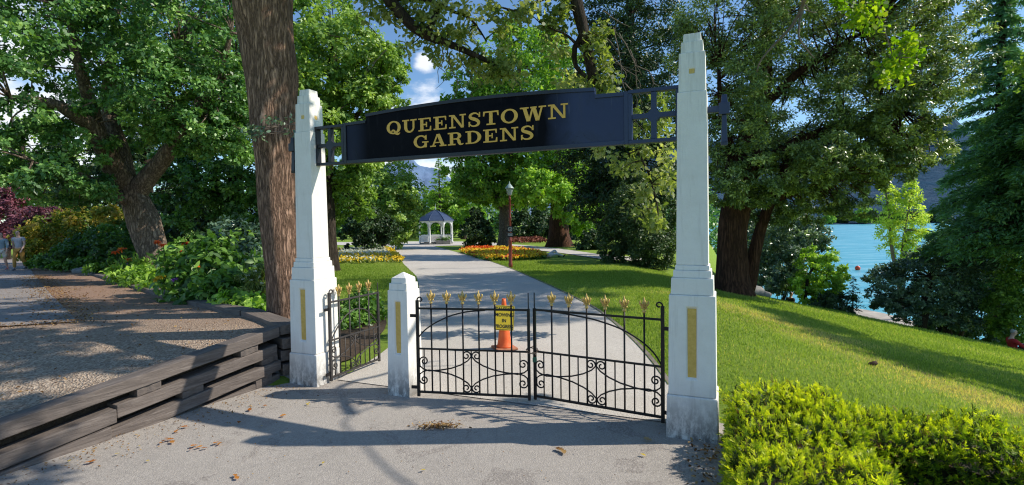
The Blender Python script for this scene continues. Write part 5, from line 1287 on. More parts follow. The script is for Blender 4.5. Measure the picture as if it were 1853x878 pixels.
for poly_, nq in ((LAWN_M, 150000), (LAWN_L, 60000)):
    x = np.array([p[0] for p in poly_]); y = np.array([p[1] for p in poly_])
    x, y = dens(nq, x.min(), x.max(), y.min(), y.max(), poly_); q = len(x)
    P1 = np.concatenate([P1, np.stack([x, y, T(x, y) - .012], -1)]); T1 = np.concatenate([T1, unit(RNG.normal(size=(q, 3))*[.45, .45, 0] + np.array([0, 0, 1]))]); N1 = np.concatenate([N1, unit(RNG.normal(size=(q, 3))*[1, 1, .1])])
    S1 = np.concatenate([S1, (.024 + .002*y)*RNG.uniform(.6, 1.2, q)]); Y1 = np.concatenate([Y1, .005 + .0012*y]); V1 = np.concatenate([V1, np.clip(.34 + .16*np.sin(x*.8 + y*.5) + RNG.normal(size=q)*.2, 0, .8)])
tag(link('grass', leaf_mesh('grass', P1, N1, T1, S1, Y1, BLADE, V1), L_GRASS), 'short mown grass of the lawns on both sides of the path', 'grass', kind='stuff')

L_FLDULL = foliage('dull_red_leaf', [(.10, .03, .02), (.18, .05, .03), (.26, .09, .05)], .2, .6, .2, (1.2, 1, 1))
# ---- flower beds
def bed(poly_px, zones, name, label, n, green=L_SHRUB, h=.22):
    poly = [hit(u, v) for u, v in poly_px]; xs_ = [p.x for p in poly]; ys_ = [p.y for p in poly]
    x = RNG.uniform(min(xs_), max(xs_), n*3); y = RNG.uniform(min(ys_), max(ys_), n*3); k = inside(x, y, poly); x, y = x[k], y[k]
    z = T(x, y)
    m_ = len(x); hh = h*RNG.uniform(.3, .9, m_)
    P = np.stack([x, y, z + hh*.4], -1)
    tag(link(name, leaf_mesh(name, P, unit(RNG.normal(size=(m_, 3))), unit(RNG.normal(size=(m_, 3)) + [0, 0, 1.2]), .24, .11, DIAMOND, RNG.random(m_)), green), label[0], 'flower bed', kind='stuff')
    zid = zones(x, y, RNG.random(m_))
    for zi, (mat, lb) in enumerate(label[1]):
        s = zid == zi
        if s.sum() == 0: continue
        Pk = np.repeat(np.stack([x, y, z + h*.75 + .1*RNG.random(m_)], -1)[s], 3, 0) + RNG.normal(size=(s.sum()*3, 3))*[.07, .07, .03]; q = len(Pk)
        tag(link('flowers', leaf_mesh('flowers', Pk, unit(RNG.normal(size=(q, 3))*.7 + [0, -.4, 1]), unit(RNG.normal(size=(q, 3))), .13, .10, OVAL, RNG.random(q)), mat), lb, 'flowers', kind='stuff')
def proj(x, y, z):
    q = RM.transposed() @ (Vector((x, y, z)) - Vector((0, 0, EYE))); return 926.5 + F*q.x/-q.z, 439 + SH - F*q.y/-q.z
def zoneL(x, y, r):
    a = np.array([proj(p, q, -.3) for p, q in zip(x, y)]); e = (a[:, 0] - 690)/40 + (a[:, 1] - 458)/-60
    return np.where((e > .25) & (r < .85), 0, np.where((a[:, 0] > 620) & (a[:, 1] < 466) & (r < .8), 1, np.where(r < .30, 2, np.where(r < .45, 1, 9))))
bed([(560, 457), (690, 452), (708, 455), (731, 477), (575, 478)], zoneL, 'bed_foliage', ('pale green leafy bedding plants on the left lawn', [(L_FLYEL, 'bright yellow flowers at the path edge of the left bed'), (L_FLWHITE, 'cream white flowers massed at the back of the left bed'), (L_FLYEL, 'scattered yellow flowers through the left bed')]), 2600, L_YELL)
def zoneR(x, y, r):
    a = np.array([proj(p, q, -.3) for p, q in zip(x, y)])
    return np.where(r > .85, 9, np.where(a[:, 1] < 457 + (a[:, 0] - 900)*.02, np.where((a[:, 0] < 890) | (r < .12), 0, 1), np.where(r < .15, 2, 1)))
bed([(833, 457), (852, 452), (925, 453), (972, 460), (990, 468), (940, 473), (885, 473), (860, 467)], zoneR, 'bed_foliage', ('dark leafy bedding plants on the right lawn', [(L_FLORANGE, 'orange red flowers at the left of the right bed'), (L_FLYEL, 'golden yellow flowers across the right bed'), (L_FLRED, 'dull red flowers along the front of the right bed')]), 2600, L_SHRUB)
poly = [hit(u, v) for u, v in ((925, 436), (960, 434), (985, 438), (940, 441))]
x = RNG.uniform(min(p.x for p in poly), max(p.x for p in poly), 1600); y = RNG.uniform(min(p.y for p in poly), max(p.y for p in poly), 1600)
P = np.stack([x, y, T(x, y) + .2 + .2*RNG.random(1600)], -1)
tag(link('flowers', leaf_mesh('flowers', P, unit(RNG.normal(size=(1600, 3)) + [0, -.5, .6]), unit(RNG.normal(size=(1600, 3))), .3, .2, OVAL, RNG.random(1600)), L_FLDULL), 'distant dull red flowers under the trees behind the lamp post', 'flowers', kind='stuff')

# ---- dry leaves
def litter(name, label, x, y, z, s, mat=L_LITTER):
    m_ = len(x); P = np.stack([x, y, z + .012*RNG.random(m_)], -1)
    nn = unit(RNG.normal(size=(m_, 3))*.35 + [0, 0, 1]); tag(link(name, leaf_mesh(name, P, nn, unit(RNG.normal(size=(m_, 3))*[1, 1, .15]), s*RNG.uniform(.5, 1.3, m_), s*.5, OVAL, RNG.random(m_)), mat), label, 'leaf litter', kind='stuff')
m_ = 9000; t = RNG.random(m_)**.8; i = (RNG.random(m_)*70).astype(int); a = va[i]; bq = vb[i]
x = a[:, 0]*(1-t*.6) + bq[:, 0]*t*.6; y = a[:, 1]*(1-t*.6) + bq[:, 1]*t*.6; y2 = y + RNG.normal(size=m_)*.12; x2 = x + RNG.normal(size=m_)*.12
k = inside(x2, y2, np.concatenate([va, vb[::-1]])); x2, y2 = x2[k], y2[k]
litter('leaf_litter', 'dry leaf crumbs strewn over the gravel verge', x2, y2, Zter(x2, y2) - .025, .035)
s = RNG.random(500)*3.4; w_ = np.array([wxy(q) for q in s]); o_ = np.abs(RNG.normal(size=500))*.28 + .05
litter('leaf_litter', 'brown leaf crumbs gathered along the foot of the timber wall', w_[:, 0] + o_*.9, w_[:, 1] - o_*.42, np.zeros(500) + .004, .022)
ed_ = smooth_line(RA[:5], 200); k = 3200; i = RNG.integers(0, 190, k); x = ed_[i, 0] + RNG.normal(size=k)*.22; y = ed_[i, 1] + RNG.normal(size=k)*.22
litter('grit', 'gravel and leaf crumbs spilling over the edge of the asphalt walk', x, y, Zter(x, y) - .012, .035)
ed_ = resample([(-5.55, 6.5), (-7.0, 5.75), (-9.5, 4.6)], 100); k = 1500; i = RNG.integers(0, 100, k); x = ed_[i, 0] + RNG.normal(size=k)*.16; y = ed_[i, 1] + RNG.normal(size=k)*.13
litter('grit', 'pale gravel scattered across the near end of the asphalt walk', x, y, Zter(x, y) - .012, .026)
c = hit(792, 775); k = 260; x = c.x + RNG.normal(size=k)*.09; y = c.y + RNG.normal(size=k)*.035
litter('plant_debris', 'small heap of straw-coloured plant debris on the forecourt', x, y, np.zeros(k) + .004 + .02*RNG.random(k), .028)
k = 1500; x = RNG.uniform(1.0, 2.2, k); y = RNG.uniform(1.4, 4.0, k); s_ = (x - 1.55 + (3.6 - y)*.38) ; q_ = (np.abs(s_ + .1) < .22); x, y = x[q_], y[q_]
litter('leaf_litter', 'dead brown leaves lying under the edge of the hedge', x, y, T(x, y) + .016, .04)
k = 420; x = RNG.uniform(-4.0, 1.4, k); y = RNG.uniform(2.6, 5.6, k)
q_ = x > np.interp(y, [2, 3.6, 4.2, 5.7], [-4.9, -3.7, -3.2, -2.5]); x, y = x[q_], y[q_]
litter('leaf_litter', 'tiny leaf and bark crumbs dotted over the grey forecourt', x, y, np.zeros(len(x)) + .003, .014)
# ------------------------------------------------------------------ cone with its notice
cp = hit(913, 633); cone = empty('traffic_cone', (cp.x, cp.y, cp.z + .012), 'faded orange traffic cone standing on the path behind the gate', 'traffic cone', .35)
mb = MB(); mb.box(-.15, -.15, 0, .15, .15, .028); mb.build('base', M_CONEB, cone, .012)
mb = MB(); mb.lathe([(.112, .028), (.106, .045), (.098, .06), (.088, .12), (.067, .30), (.045, .50), (.031, .64), (.027, .69), (.020, .69), (.018, .6)], 28); mb.build('cone_body', M_CONE, cone)
nt = empty('caution_notice', (cp.x - .006, cp.y - .10, cp.z + .285), 'yellow caution mowing notice hung on the orange cone', 'sign', .09)
nt.rotation_euler = (math.radians(-8), math.radians(4), .05)
def rrect(w, h, r, n=5):
    o = []
    for cx, cz, a0 in ((w/2-r, h/2-r, 0), (-w/2+r, h/2-r, 90), (-w/2+r, -h/2+r, 180), (w/2-r, -h/2+r, 270)):
        for k in range(n + 1): a = math.radians(a0 + 90*k/n); o.append((cx + r*math.cos(a), cz + r*math.sin(a)))
    return o
NW, NH = .268, .335
mb = MB(); mb.prism([(x, z + NH/2) for x, z in rrect(NW, NH, .022)], -.004, .004); mb.build('plate', M_YEL, nt)
ob = rrect(NW - .014, NH - .014, .018); ib = rrect(NW - .026, NH - .026, .014); mb = MB()
for k in range(len(ob)):
    j = (k + 1) % len(ob); mb.prism([(p[0], p[1] + NH/2) for p in (ob[k], ob[j], ib[j], ib[k])], -.0052, -.0042)
mb.build('border_line', M_BLK, nt)
def text(body, size, x, z, y, mat, parent, name, squash=1.0, bold=.0035):
    cu = bpy.data.curves.new(name, 'FONT'); cu.body = body; cu.size = size; cu.align_x = 'CENTER'; cu.align_y = 'CENTER'; cu.extrude = .0004; cu.offset = bold*size/.05*.35
    o = bpy.data.objects.new(name, cu); COL.objects.link(o); bpy.context.view_layer.update()
    me = bpy.data.meshes.new_from_object(o.evaluated_get(bpy.context.evaluated_depsgraph_get())); bpy.data.objects.remove(o)
    me.transform(Matrix.Translation((x, y, z)) @ Matrix.Rotation(PI/2, 4, 'X') @ Matrix.Diagonal((squash, 1, 1, 1)))
    me.materials.clear(); return link(name, me, mat, parent)
for i, w in enumerate(('CAUTION', 'MOWING', 'IN', 'PROGRESS')):
    text(w, .064, 0, NH - .052 - i*.077, -.0052, M_BLK, nt, 'lettering', .80 if len(w) > 7 else .9)

# ------------------------------------------------------------------ lamp post
lp = hit(924, 485); L0 = lp.y; H = (485 - 331)/F*L0
lamp = empty('lamp_post', lp, 'slim red-brown lamp post with pale lantern on the right lawn', 'lamp post')
mb = MB(); mb.lathe([(.085, -.05), (.085, .18), (.075, .2), (.07, 1.1), (.078, 1.12), (.075, 1.16), (.05, 1.2), (.047, 2.05), (.06, 2.07), (.06, 2.11), (.045, 2.14), (.04, 2.85), (.055, 2.87), (.05, 2.91), (.032, 2.95), (.03, H - .55), (.06, H - .53)], 14); mb.build('pole', M_RED, lamp)
mb = MB(); mb.tube([(-.14, 0, 2.62), (.14, 0, 2.62)], .012, 6); mb.ball((-.14, 0, 2.62), .025); mb.ball((.14, 0, 2.62), .025); mb.tube([(-.11, 0, 2.35), (.11, 0, 2.35)], .012, 6); mb.ball((.11, 0, 2.35), .022); mb.build('cross_bar', M_RED, lamp)
mb = MB(); mb.lathe([(.06, H - .53), (.085, H - .49), (.135, H - .26), (.13, H - .25)], 8, smooth=False); mb.build('lantern_glass', M_GLASS, lamp)
mb = MB()
for k in range(8):
    a = 2*PI*k/8; mb.tube([(.088*math.cos(a), .088*math.sin(a), H - .49), (.138*math.cos(a), .138*math.sin(a), H - .25)], .008, 4)
mb.lathe([(.19, H - .25), (.185, H - .225), (.12, H - .15), (.05, H - .06), (.025, H - .04), (.03, H - .02), (.006, H + .06)], 12); mb.build('lantern_cap', M_LANT, lamp)
mb = MB(); mb.prism([(x, z + 1.62) for x, z in rrect(.24, .24, .03)], -.075, -.068); mb.prism([(x, z + 1.38) for x, z in rrect(.26, .18, .02)], -.075, -.068); mb.build('notice', M_BLK, lamp)
mb = MB(); rg = ringpoly(0, 1.62, .085, .085, .016, .016, 0, 360, 24)
for p in rg: mb.prism(p, -.0772, -.0755)
mb.prism([(-.012, 1.575), (.012, 1.575), (.012, 1.64), (-.012, 1.64)], -.0772, -.0755); mb.prism(ringpoly(0, 1.665, .014, .014, .013, .013, 0, 360, 2)[0], -.0772, -.0755)
for z in (1.42, 1.385, 1.35): mb.prism([(-.10, z), (.10, z), (.10, z + .012), (-.10, z + .012)], -.0772, -.0755)
mb.build('notice_marks', M_WPAINT, lamp)

# ------------------------------------------------------------------ bandstand
gp = hit(789, 442); s_ = gp.y/F; Rg = 31*s_; He = (441 - 399)*s_; Ha = (441 - 380)*s_
gz = empty('bandstand', gp, 'small white octagonal bandstand with blue-grey roof at the end of the path', 'bandstand', .2)
octa = [(math.cos(PI/8 + k*PI/4), math.sin(PI/8 + k*PI/4)) for k in range(8)]
mb = MB(); mb.lathe([(Rg*1.02, -.3), (Rg*1.02, .16), (Rg*.99, .17)], 8, smooth=False, rot=PI/8); mb.build('base', M_ROCK, gz)
n_ = 24; prof = [(1.13, 0), (1.10, .06), (.92, .30), (.70, .55), (.45, .76), (.22, .91), (.05, .99), (.02, 1.0)]
mb = MB(); mb.lathe([(Rg*r, He + (Ha - He)*z) for r, z in prof], 8, smooth=False, rot=PI/8); rf = mb.build('roof', M_ROOF, gz)
mb = MB()
for c, s in octa: mb.tube([(c*Rg*r*1.005, s*Rg*r*1.005, He + (Ha - He)*z + .02) for r, z in prof], .03, 5)
mb.build('roof_ribs', M_ROOF, rf)
mb = MB(); mb.lathe([(.10, Ha - .02), (.06, Ha + .1), (.10, Ha + .2), (.03, Ha + .3), (.015, Ha + .75)], 10); mb.build('finial', M_LANT, rf)
pm = None
for c, s in octa:
    mb = MB(); mb.lathe([(.10, .16), (.10, .3), (.075, .32), (.075, He - .25), (.10, He - .22), (.10, He - .02)], 10, (c*Rg, s*Rg, 0)); mb.build('post', M_WPAINT, gz)
for k in range(8):
    a = Vector((*octa[k], 0))*Rg; b_ = Vector((*octa[(k+1) % 8], 0))*Rg; d = b_ - a; Lq = d.length
    Mx = Matrix.Translation(a) @ Matrix.Rotation(math.atan2(d.y, d.x), 4, 'Z')
    mb = MB(); mb.box(.05, -.05, He - .16, Lq - .05, .05, He - .01, Mx)
    for sg in (0, 1):
        pts = [(x, z) for x, z in ((.08, He - .75), (.16, He - .42), (.34, He - .24), (.62, He - .165), (.08, He - .165))]
        if sg: pts = [(Lq - x, z) for x, z in pts]
        mb.prism(pts, -.03, .03, Mx)
    mb.build('arched_valance', M_WPAINT, gz)
    if k == 6: continue
    mb = MB(); mb.box(.07, -.03, .98, Lq - .07, .03, 1.05, Mx); mb.box(.07, -.03, .30, Lq - .07, .03, .36, Mx)
    m_ = 11
    for i in range(m_): x = .1 + (Lq - .2)*(i + .5)/m_; mb.box(x - .03, -.02, .36, x + .03, .02, .98, Mx)
    mb.build('balustrade', M_WPAINT, gz)
for (u, lb) in ((781, 'flower trough with dark red plants in front of the bandstand'), (803, 'flower trough with green plants in front of the bandstand')):
    q = hit(u, 442.5); tr = empty('planter', q, lb, 'planter')
    mb = MB(); mb.frustum((1.5, .6), (1.6, .7), .0, .45); mb.build('trough', M_ROCK, tr, .03)
    Cq = np.stack([RNG.uniform(-.7, .7, 30), RNG.uniform(-.25, .25, 30), RNG.uniform(.45, .75, 30)], -1)
    clump_leaves('plants', Cq, .2, 18, .16, L_PURPLE if 'red' in lb else L_SHRUB, tr)

# ------------------------------------------------------------------ rocks, buoy, far shore
for i, (u, v, s) in enumerate(((1345, 541, .28), (1362, 543, .38), (1382, 545, .24))):
    q = gbase(u, v, 18.2); mb = MB(); mb.ball((0, 0, .05), s, 12, 9, (1.2, .8, .6))
    mb.v = [tuple(np.array(p)*(1 + .25*mnoise.noise(Vector(p)*4 + Vector((i*3, 0, 0))))) for p in mb.v]
    o = mb.build('rock', M_ROCK); o.location = q; tag(o, 'pale rock at the foot of the red-brown yew trunks, ' + ('nearest the trunk', 'biggest of the three', 'lowest on the bank')[i], 'rock', 'rocks under the yew')
for i, (u, v) in enumerate(((146, 470), (163, 469))):
    q = gbase(u, v, 19); mb = MB(); mb.ball((0, 0, .12), .26, 12, 9, (1.2, .8, .6)); mb.v = [tuple(np.array(p)*(1 + .25*mnoise.noise(Vector(p)*4 + Vector((i*5, 2, 0))))) for p in mb.v]
    o = mb.build('rock', M_ROCK); o.location = q; tag(o, ('pale stone in the border under the gold hedge', 'pale stone in the border nearer the oak trunk')[i], 'rock', 'stones by the walk')
q = hit(1580, 662); mb = MB(); mb.ball((0, 0, .03), .05, 10, 8, (1.3, .8, .6)); mb.v = [tuple(np.array(p)*(1 + .5*mnoise.noise(Vector(p)*30))) for p in mb.v]
o = mb.build('dead_leaf_clump', plain('dark_brown_leaf', (.06, .03, .015), .9, 0, .3, 30)); o.location = q; tag(o, 'single curled dark brown leaf lying on the dry grass', 'leaf')
d = ray(1552, 487); k = (-5.85 - EYE)/d.z; q = Vector((0, 0, EYE)) + d*k
bu = empty('buoy', q, 'round red-orange buoy floating on the lake', 'buoy'); mb = MB(); mb.ball((0, 0, .12), .36*k/75, 16, 12); mb.build('float', M_BUOY, bu)
mb = MB(); mb.lathe([(.10, .36), (.10, .52), (.06, .55)], 10); mb.build('cap', M_WPAINT, bu)
C_, R_, O_ = lobe_clumps([(0, 0, 7, 6, 6, 5, 60), (3, 1, 5, 5, 5, 4, 40), (-4, 0, 5, 4, 4, 3.5, 36)])
def shore_tree(mat, i, u, v, Y, s, lb):
    p = at(u, v, Y); r = empty('tree', (p.x, p.y, -5.8), lb, 'tree', random.random()*6, 'trees along the far shore'); r.scale = (s, s, s*random.uniform(.85, 1.2))
    return r
fm = clump_leaves('crown', C_, R_, 26, 1.5, L_LIME, None, DIAMOND, .6, .7, O_); mt = MB(); mt.tube([(0, 0, -1), (0, 0, 4), (.5, 0, 8)], [.7, .5, .2], 7); tmo = mt.build('trunk', M_BARK_DK)
fd = fm.data.copy(); fd.materials.clear(); fd.materials.append(L_DARK)
first = True
for i, (u, s, lime, lb) in enumerate(((1500, .9, 0, 'dark far-shore tree beside the yew foliage'), (1522, 1.1, 0, 'dark far-shore tree left of the round willow'), (1540, .9, 1, 'pale small tree on the far shore left of the round willow'), (1563, 1.3, 1, 'round pale willow on the far shore in the open gap'),
        (1584, 1.0, 0, 'dark tree on the far shore right of the round willow'), (1606, 1.2, 0, 'dark far-shore tree just left of the birch'), (1630, 1.1, 1, 'far-shore tree seen through the birch crown'), (1655, 1.2, 0, 'dark far-shore tree behind the birch'), (1680, 1.1, 1, 'pale far-shore tree just right of the birch'), (1702, 1.3, 0, 'dark far-shore tree beside the fir boughs'))):
    r = shore_tree(None, i, u, 400, 575 + (i % 3)*14, s, lb)
    if first: fm.parent = r; tmo.parent = r; first = False
    else:
        c = bpy.data.objects.new('crown', fm.data if lime else fd); COL.objects.link(c); c.parent = r
        t_ = tmo.copy(); COL.objects.link(t_); t_.parent = r
# jetty-like pale strip of beach below the bank is part of the terrain
sb = [hit(u, v) for u, v in ((1545, 588), (1600, 596), (1660, 618), (1730, 640))]; sb2 = [hit(u, v) for u, v in ((1548, 574), (1605, 582), (1665, 604), (1735, 628))]

# ------------------------------------------------------------------ people
SK = plain('skin', (.66, .41, .31), .55, 0, .08, 6)
def cloth(name, c): return plain(name, c, .85, 0, .15, 9)
HAIRD, HAIRL = plain('dark_hair', (.07, .045, .03), .6), plain('grey_hair', (.42, .40, .38), .7)
def skin_obj(name, verts, edges, mat, parent, root=0, sub=2):
    me = bpy.data.meshes.new(name); me.from_pydata([v[0] for v in verts], edges, [])
    o = bpy.data.objects.new(name, me); COL.objects.link(o)
    m_ = o.modifiers.new('skin', 'SKIN'); m_.use_smooth_shade = True
    for d_, v in zip(me.skin_vertices[0].data, verts):
        r = v[1]; d_.radius = r if isinstance(r, tuple) else (r, r)
    me.skin_vertices[0].data[root].use_root = True
    s2 = o.modifiers.new('sub', 'SUBSURF'); s2.levels = s2.render_levels = sub
    bpy.context.view_layer.update(); ev = o.evaluated_get(bpy.context.evaluated_depsgraph_get())
    nm = bpy.data.meshes.new_from_object(ev); bpy.data.objects.remove(o)
    for p in nm.polygons: p.use_smooth = True
    nm.materials.clear(); return link(name, nm, mat, parent)
def person(label, loc, rz, J, h, top, bottom, hair, shoes, hairlong=False, sleeves=.55, legs=1.0, glasses=False, bare=False):
    """J = joints in metres for a 1.75 m figure; front is -y"""
    root = empty('person', loc, label, 'person', rz); k = h/1.75; root.scale = (k, k, k)
    V = lambda n_: Vector(J[n_])
    vs = []; ed = []; ix = {}
    def add(n_, p, r, par=None):
        ix[n_] = len(vs); vs.append((tuple(p), r))
        if par is not None: ed.append((ix[par], ix[n_]))
    add('pelvis', V('pelvis'), (.135, .10)); add('waist', V('pelvis').lerp(V('chest'), .5), (.115, .085), 'pelvis'); add('chest', V('chest'), (.145, .10), 'waist'); add('neckb', V('neck'), (.06, .055), 'chest')
    hd = (V('head') - V('neck')).normalized(); add('necktop', V('neck') + hd*.07, .050, 'neckb'); add('jaw', V('head') - hd*.03 + Vector(J['face'])*.012, (.066, .074), 'necktop'); add('skull', V('head') + hd*.07, (.072, .086), 'jaw'); add('crown', V('head') + hd*.125, (.045, .055), 'skull')
    for s in 'LR':
        add('sh'+s, V('sh'+s), .058, 'chest'); add('el'+s, V('el'+s), .040, 'sh'+s); add('wr'+s, V('wr'+s), .027, 'el'+s)
        f = (V('wr'+s) - V('el'+s)).normalized(); add('palm'+s, V('wr'+s) + f*.06, (.034, .020), 'wr'+s)
        sd = f.cross(Vector((0, 0, 1)) if abs(f.z) < .8 else Vector((1, 0, 0))).normalized()
        for i_, (o_, l_) in enumerate(((-.024, .07), (-.008, .082), (.008, .078), (.024, .062))):
            add('f%d%s' % (i_, s), V('wr'+s) + f*.10 + sd*o_, .009, 'palm'+s); add('g%d%s' % (i_, s), V('wr'+s) + f*(.10 + l_) + sd*o_*1.2 + Vector(J['face'])*.02, .007, 'f%d%s' % (i_, s))
        add('th'+s, V('wr'+s) + f*.075 + Vector(J['face'])*.045, .009, 'palm'+s)
        add('hip'+s, V('hip'+s), .095, 'pelvis'); add('kn'+s, V('kn'+s), .058, 'hip'+s); add('calf'+s, V('kn'+s).lerp(V('an'+s), .3), .056, 'kn'+s); add('an'+s, V('an'+s), .037, 'calf'+s)
    skin_obj('body', vs, ed, SK, root)
    # clothes: their own surfaces just outside the body
    cv = []; ce = []; cx = {}
    def ac(n_, p, r, par=None):
        cx[n_] = len(cv); cv.append((tuple(p), r))
        if par is not None: ce.append((cx[par], cx[n_]))
    ac('hem', V('pelvis') + (V('pelvis') - V('chest')).normalized()*.02, (.155, .118)); ac('w', V('pelvis').lerp(V('chest'), .5), (.138, .108), 'hem'); ac('c', V('chest'), (.165, .122), 'w'); ac('n', V('neck') - hd*.015, (.072, .068), 'c')
    for s in 'LR':
        if not bare:
            ac('s'+s, V('sh'+s), .073, 'c'); ac('e'+s, V('sh'+s).lerp(V('el'+s), sleeves if sleeves <= 1 else 1), .058 if sleeves <= 1 else .052, 's'+s)
            if sleeves > 1: ac('r'+s, V('el'+s).lerp(V('wr'+s), sleeves - 1), .040, 'e'+s)
    skin_obj('shirt', cv, ce, top, root)
    cv = []; ce = []; cx = {}
    ac('p', V('pelvis') + Vector((0, 0, .03)), (.150, .114))
    for s in 'LR':
        ac('h'+s, V('hip'+s), .108, 'p')
        if legs <= .5: ac('k'+s, V('hip'+s).lerp(V('kn'+s), legs*2), .086, 'h'+s)
        else: ac('k'+s, V('kn'+s), .074, 'h'+s); ac('a'+s, V('kn'+s).lerp(V('an'+s), (legs - .5)*2*.94), .060, 'k'+s)
    skin_obj('trousers' if legs > .5 else 'shorts', cv, ce, bottom, root)
    for s in 'LR':
        t_ = Vector(J.get('toe'+s, V('an'+s) + Vector(J['face'])*.17 + Vector((0, 0, -.06)))); hl = V('an'+s) - (t_ - V('an'+s)).normalized()*.04 + Vector((0, 0, -.04))
        skin_obj('shoe', [(tuple(hl), .043), (tuple(hl.lerp(t_, .5)), (.044, .040)), (tuple(t_), (.038, .028))], [(0, 1), (1, 2)], shoes, root)
    fc = Vector(J['face'])
    hv = [(tuple(V('head') + hd*.12 - fc*.01), (.074, .084)), (tuple(V('head') + hd*.075 - fc*.045), (.074, .06)), (tuple(V('head') + hd*.0 - fc*.06), (.058, .04))]
    he = [(0, 1), (1, 2)]
    if hairlong: hv += [(tuple(V('neck') - fc*.075 - Vector((0, 0, .06))), (.065, .03))]; he += [(2, 3)]
    skin_obj('hair', hv, he, hair, root)
    mb = MB(); sd = fc.cross(hd).normalized(); c0 = V('head') + hd*.035 + fc*.068
    mb.tube([c0 - hd*.0 + fc*.01, c0 - hd*.035 + fc*.028, c0 - hd*.045 + fc*.012], [.008, .012, .010], 6); mb.build('nose', SK, root)
    for q_ in (-1, 1):
        mb = MB(); mb.ball(tuple(c0 + sd*q_*.03 + hd*.005 + fc*.006), .017 if glasses else .009, 8, 6); mb.build('sunglasses_lens' if glasses else 'eye', M_BLK, root)
        mb = MB(); mb.ball(tuple(V('head') + hd*.02 + sd*q_*.072), .022, 8, 6, (.5, 1, 1.3)); mb.build('ear', SK, root)
    mb = MB(); mb.tube([c0 - hd*.075 + sd*-.02, c0 - hd*.077 + fc*.006, c0 - hd*.075 + sd*.02], .005, 5); mb.build('mouth', plain('lips', (.38, .14, .11), .5), root)
    return root
def walk(st=.2, arm=.2):
    return dict(pelvis=(0, 0, .93), chest=(0, -.02, 1.28), neck=(0, -.02, 1.45), head=(0, -.045, 1.58), face=(0, -1, 0), shL=(.19, -.02, 1.40), shR=(-.19, -.02, 1.40), elL=(.24, -.06, 1.13), elR=(-.24, .06, 1.13), wrL=(.25, -.06 - arm, .91), wrR=(-.25, arm*.5, .88),
                hipL=(.095, 0, .88), hipR=(-.095, 0, .88), knL=(.10, -.07 + st*.55, .50), knR=(-.10, -.09 - st*.3, .51), anL=(.10, st*1.3, .12), anR=(-.10, -st*.9, .09))
def onter(u, v, Y): p = at(u, v, Y); return Vector((p.x, p.y, float(Zter(p.x, p.y)) - .01))
q = onter(36, 484, 21.6)
person('man in sunglasses, grey and white t-shirt and mustard trousers walking towards the gate', q, .25, walk(.18, .2), 1.70, cloth('grey_white_tee', (.46, .44, .47)), cloth('mustard_trousers', (.52, .27, .06)), HAIRD, cloth('grey_shoes', (.18, .18, .19)), glasses=True)
J = walk(.12, .1); q = onter(5, 486, 21.4)
person('woman in pale dress and blue jacket walking at the left edge of the picture', q, .3, J, 1.62, cloth('pale_blue_jacket', (.24, .32, .37)), cloth('cream_skirt', (.66, .62, .54)), HAIRD, cloth('pink_shoes', (.55, .25, .26)), True, 1.6, .42)
q = gbase(1430, 556, 23.0); J = walk(.1, .12)
person('person in dark t-shirt and pale shorts standing at the top of the bank', q, 1.9, J, 1.62, cloth('navy_tee', (.022, .025, .04)), cloth('beige_shorts', (.42, .35, .28)), HAIRD, cloth('dark_shoes', (.05, .05, .05)), legs=.45)
# seated on the ground with knees up
SIT = dict(pelvis=(0, 0, .12), chest=(0, .10, .46), neck=(0, .08, .64), head=(0, .04, .77), face=(0, -1, 0), shL=(.19, .08, .58), shR=(-.19, .08, .58), elL=(.24, -.10, .40), elR=(-.24, -.10, .40), wrL=(.14, -.33, .42), wrR=(-.14, -.33, .42),
           hipL=(.10, -.02, .12), hipR=(-.10, -.02, .12), knL=(.13, -.40, .44), knR=(-.13, -.40, .44), anL=(.11, -.62, .07), anR=(-.11, -.62, .07))
q = gbase(1836, 650, 15.5)
person('grey-haired person in a red top sitting on the grass at the right edge', q + Vector((0, 0, .0)), 1.2, SIT, 1.70, cloth('red_top', (.58, .03, .03)), cloth('dark_trousers', (.03, .03, .035)), HAIRL, cloth('brown_shoes', (.12, .07, .04)), sleeves=1.5)
# lying on the lawn with the knees raised
LIE = dict(pelvis=(0, 0, .12), chest=(-.36, 0, .13), neck=(-.56, 0, .16), head=(-.70, 0, .17), face=(0, 0, 1), shL=(-.50, .19, .13), shR=(-.50, -.19, .13), elL=(-.34, .34, .10), elR=(-.30, -.34, .10), wrL=(-.14, .20, .24), wrR=(-.06, -.30, .08),
           hipL=(.04, .10, .12), hipR=(.04, -.10, .12), knL=(.42, .12, .40), knR=(.46, -.11, .20), anL=(.62, .11, .08), anR=(.88, -.11, .08), toeL=(.80, .12, .07), toeR=(.98, -.12, .18))
q = hit(992, 466)
person('person in a red top and white trousers lying on the lawn beyond the flower bed', q, .1, LIE, 1.7, cloth('crimson_top', (.42, .04, .04)), cloth('white_trousers', (.68, .66, .64)), HAIRD, cloth('black_shoes', (.03, .03, .03)), sleeves=.6)

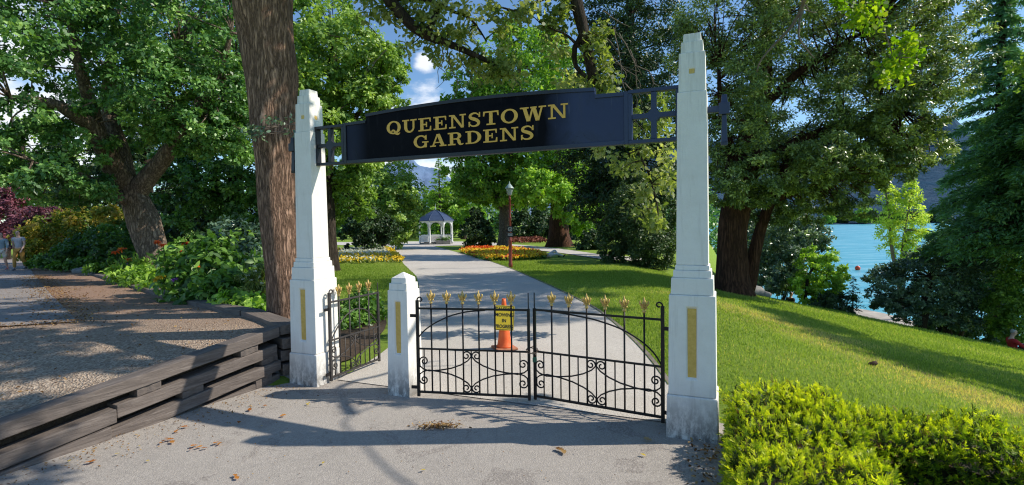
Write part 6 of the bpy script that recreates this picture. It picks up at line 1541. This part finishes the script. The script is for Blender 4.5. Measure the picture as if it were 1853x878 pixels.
# ------------------------------------------------------------------ fallen leaves one can pick out
LF = {}
def fallen(u, v, s, mat, i):
    p = hit(u, v, lambda a, b_: 0.0) if i >= 0 else onter(u, v, 6)
    x, y, z = OVAL[:, 0] - .5, OVAL[:, 1]*.8, OVAL[:, 2]
    me = bpy.data.meshes.new('fallen_leaf'); L_ = OAKLEAF
    me.from_pydata([((a - .5)*s, b_*s*.75, .012 + abs(b_)*s*.25 + .12*s*(a - .5)**2) for a, b_, c_ in L_], [], [tuple(range(len(L_)))])
    at_ = me.attributes.new('var', 'FLOAT', 'FACE'); at_.data[0].value = random.random()
    o = link('fallen_leaf', me, mat); o.location = (p.x, p.y, p.z + .004); o.rotation_euler = (random.uniform(-.2, .2), random.uniform(-.2, .2), random.random()*6); return o
LO = foliage('orange_dead_leaf', [(.30, .10, .02), (.45, .17, .03), (.5, .22, .05)], .2, .6, .2, (1.2, 1, .7)); LYE = foliage('yellow_dead_leaf', [(.5, .36, .04), (.58, .44, .08)], .2, .6, .2, (1.2, 1, .7))
for i, (u, v) in enumerate(((296, 802), (300, 798), (308, 799), (291, 806), (312, 804), (357, 814), (362, 812), (351, 811), (345, 817), (370, 815), (392, 806), (398, 808), (432, 768), (452, 745), (480, 738), (512, 756), (428, 870), (425, 865), (168, 840), (160, 842), (320, 784), (333, 776))):
    tag(fallen(u, v, random.uniform(.035, .065), LO, i), 'crisp orange-brown leaf lying on the forecourt asphalt', 'leaf', 'orange leaves fallen on the forecourt')
for i, (u, v) in enumerate(((253, 811), (213, 826), (267, 838), (556, 735), (474, 775), (1163, 828), (765, 855), (585, 843), (126, 838), (560, 732))):
    tag(fallen(u, v, random.uniform(.025, .045), LYE, i), 'small yellow leaf lying on the forecourt asphalt', 'leaf', 'yellow leaves fallen on the forecourt')
for i, (u, v) in enumerate(((1016, 820), (1012, 818), (1172, 800), (1020, 822))):
    tag(fallen(u, v, .075, L_LITTER, i), 'curled pale brown leaf lying near the pillar by the hedge', 'leaf', 'brown leaves on the right of the forecourt')
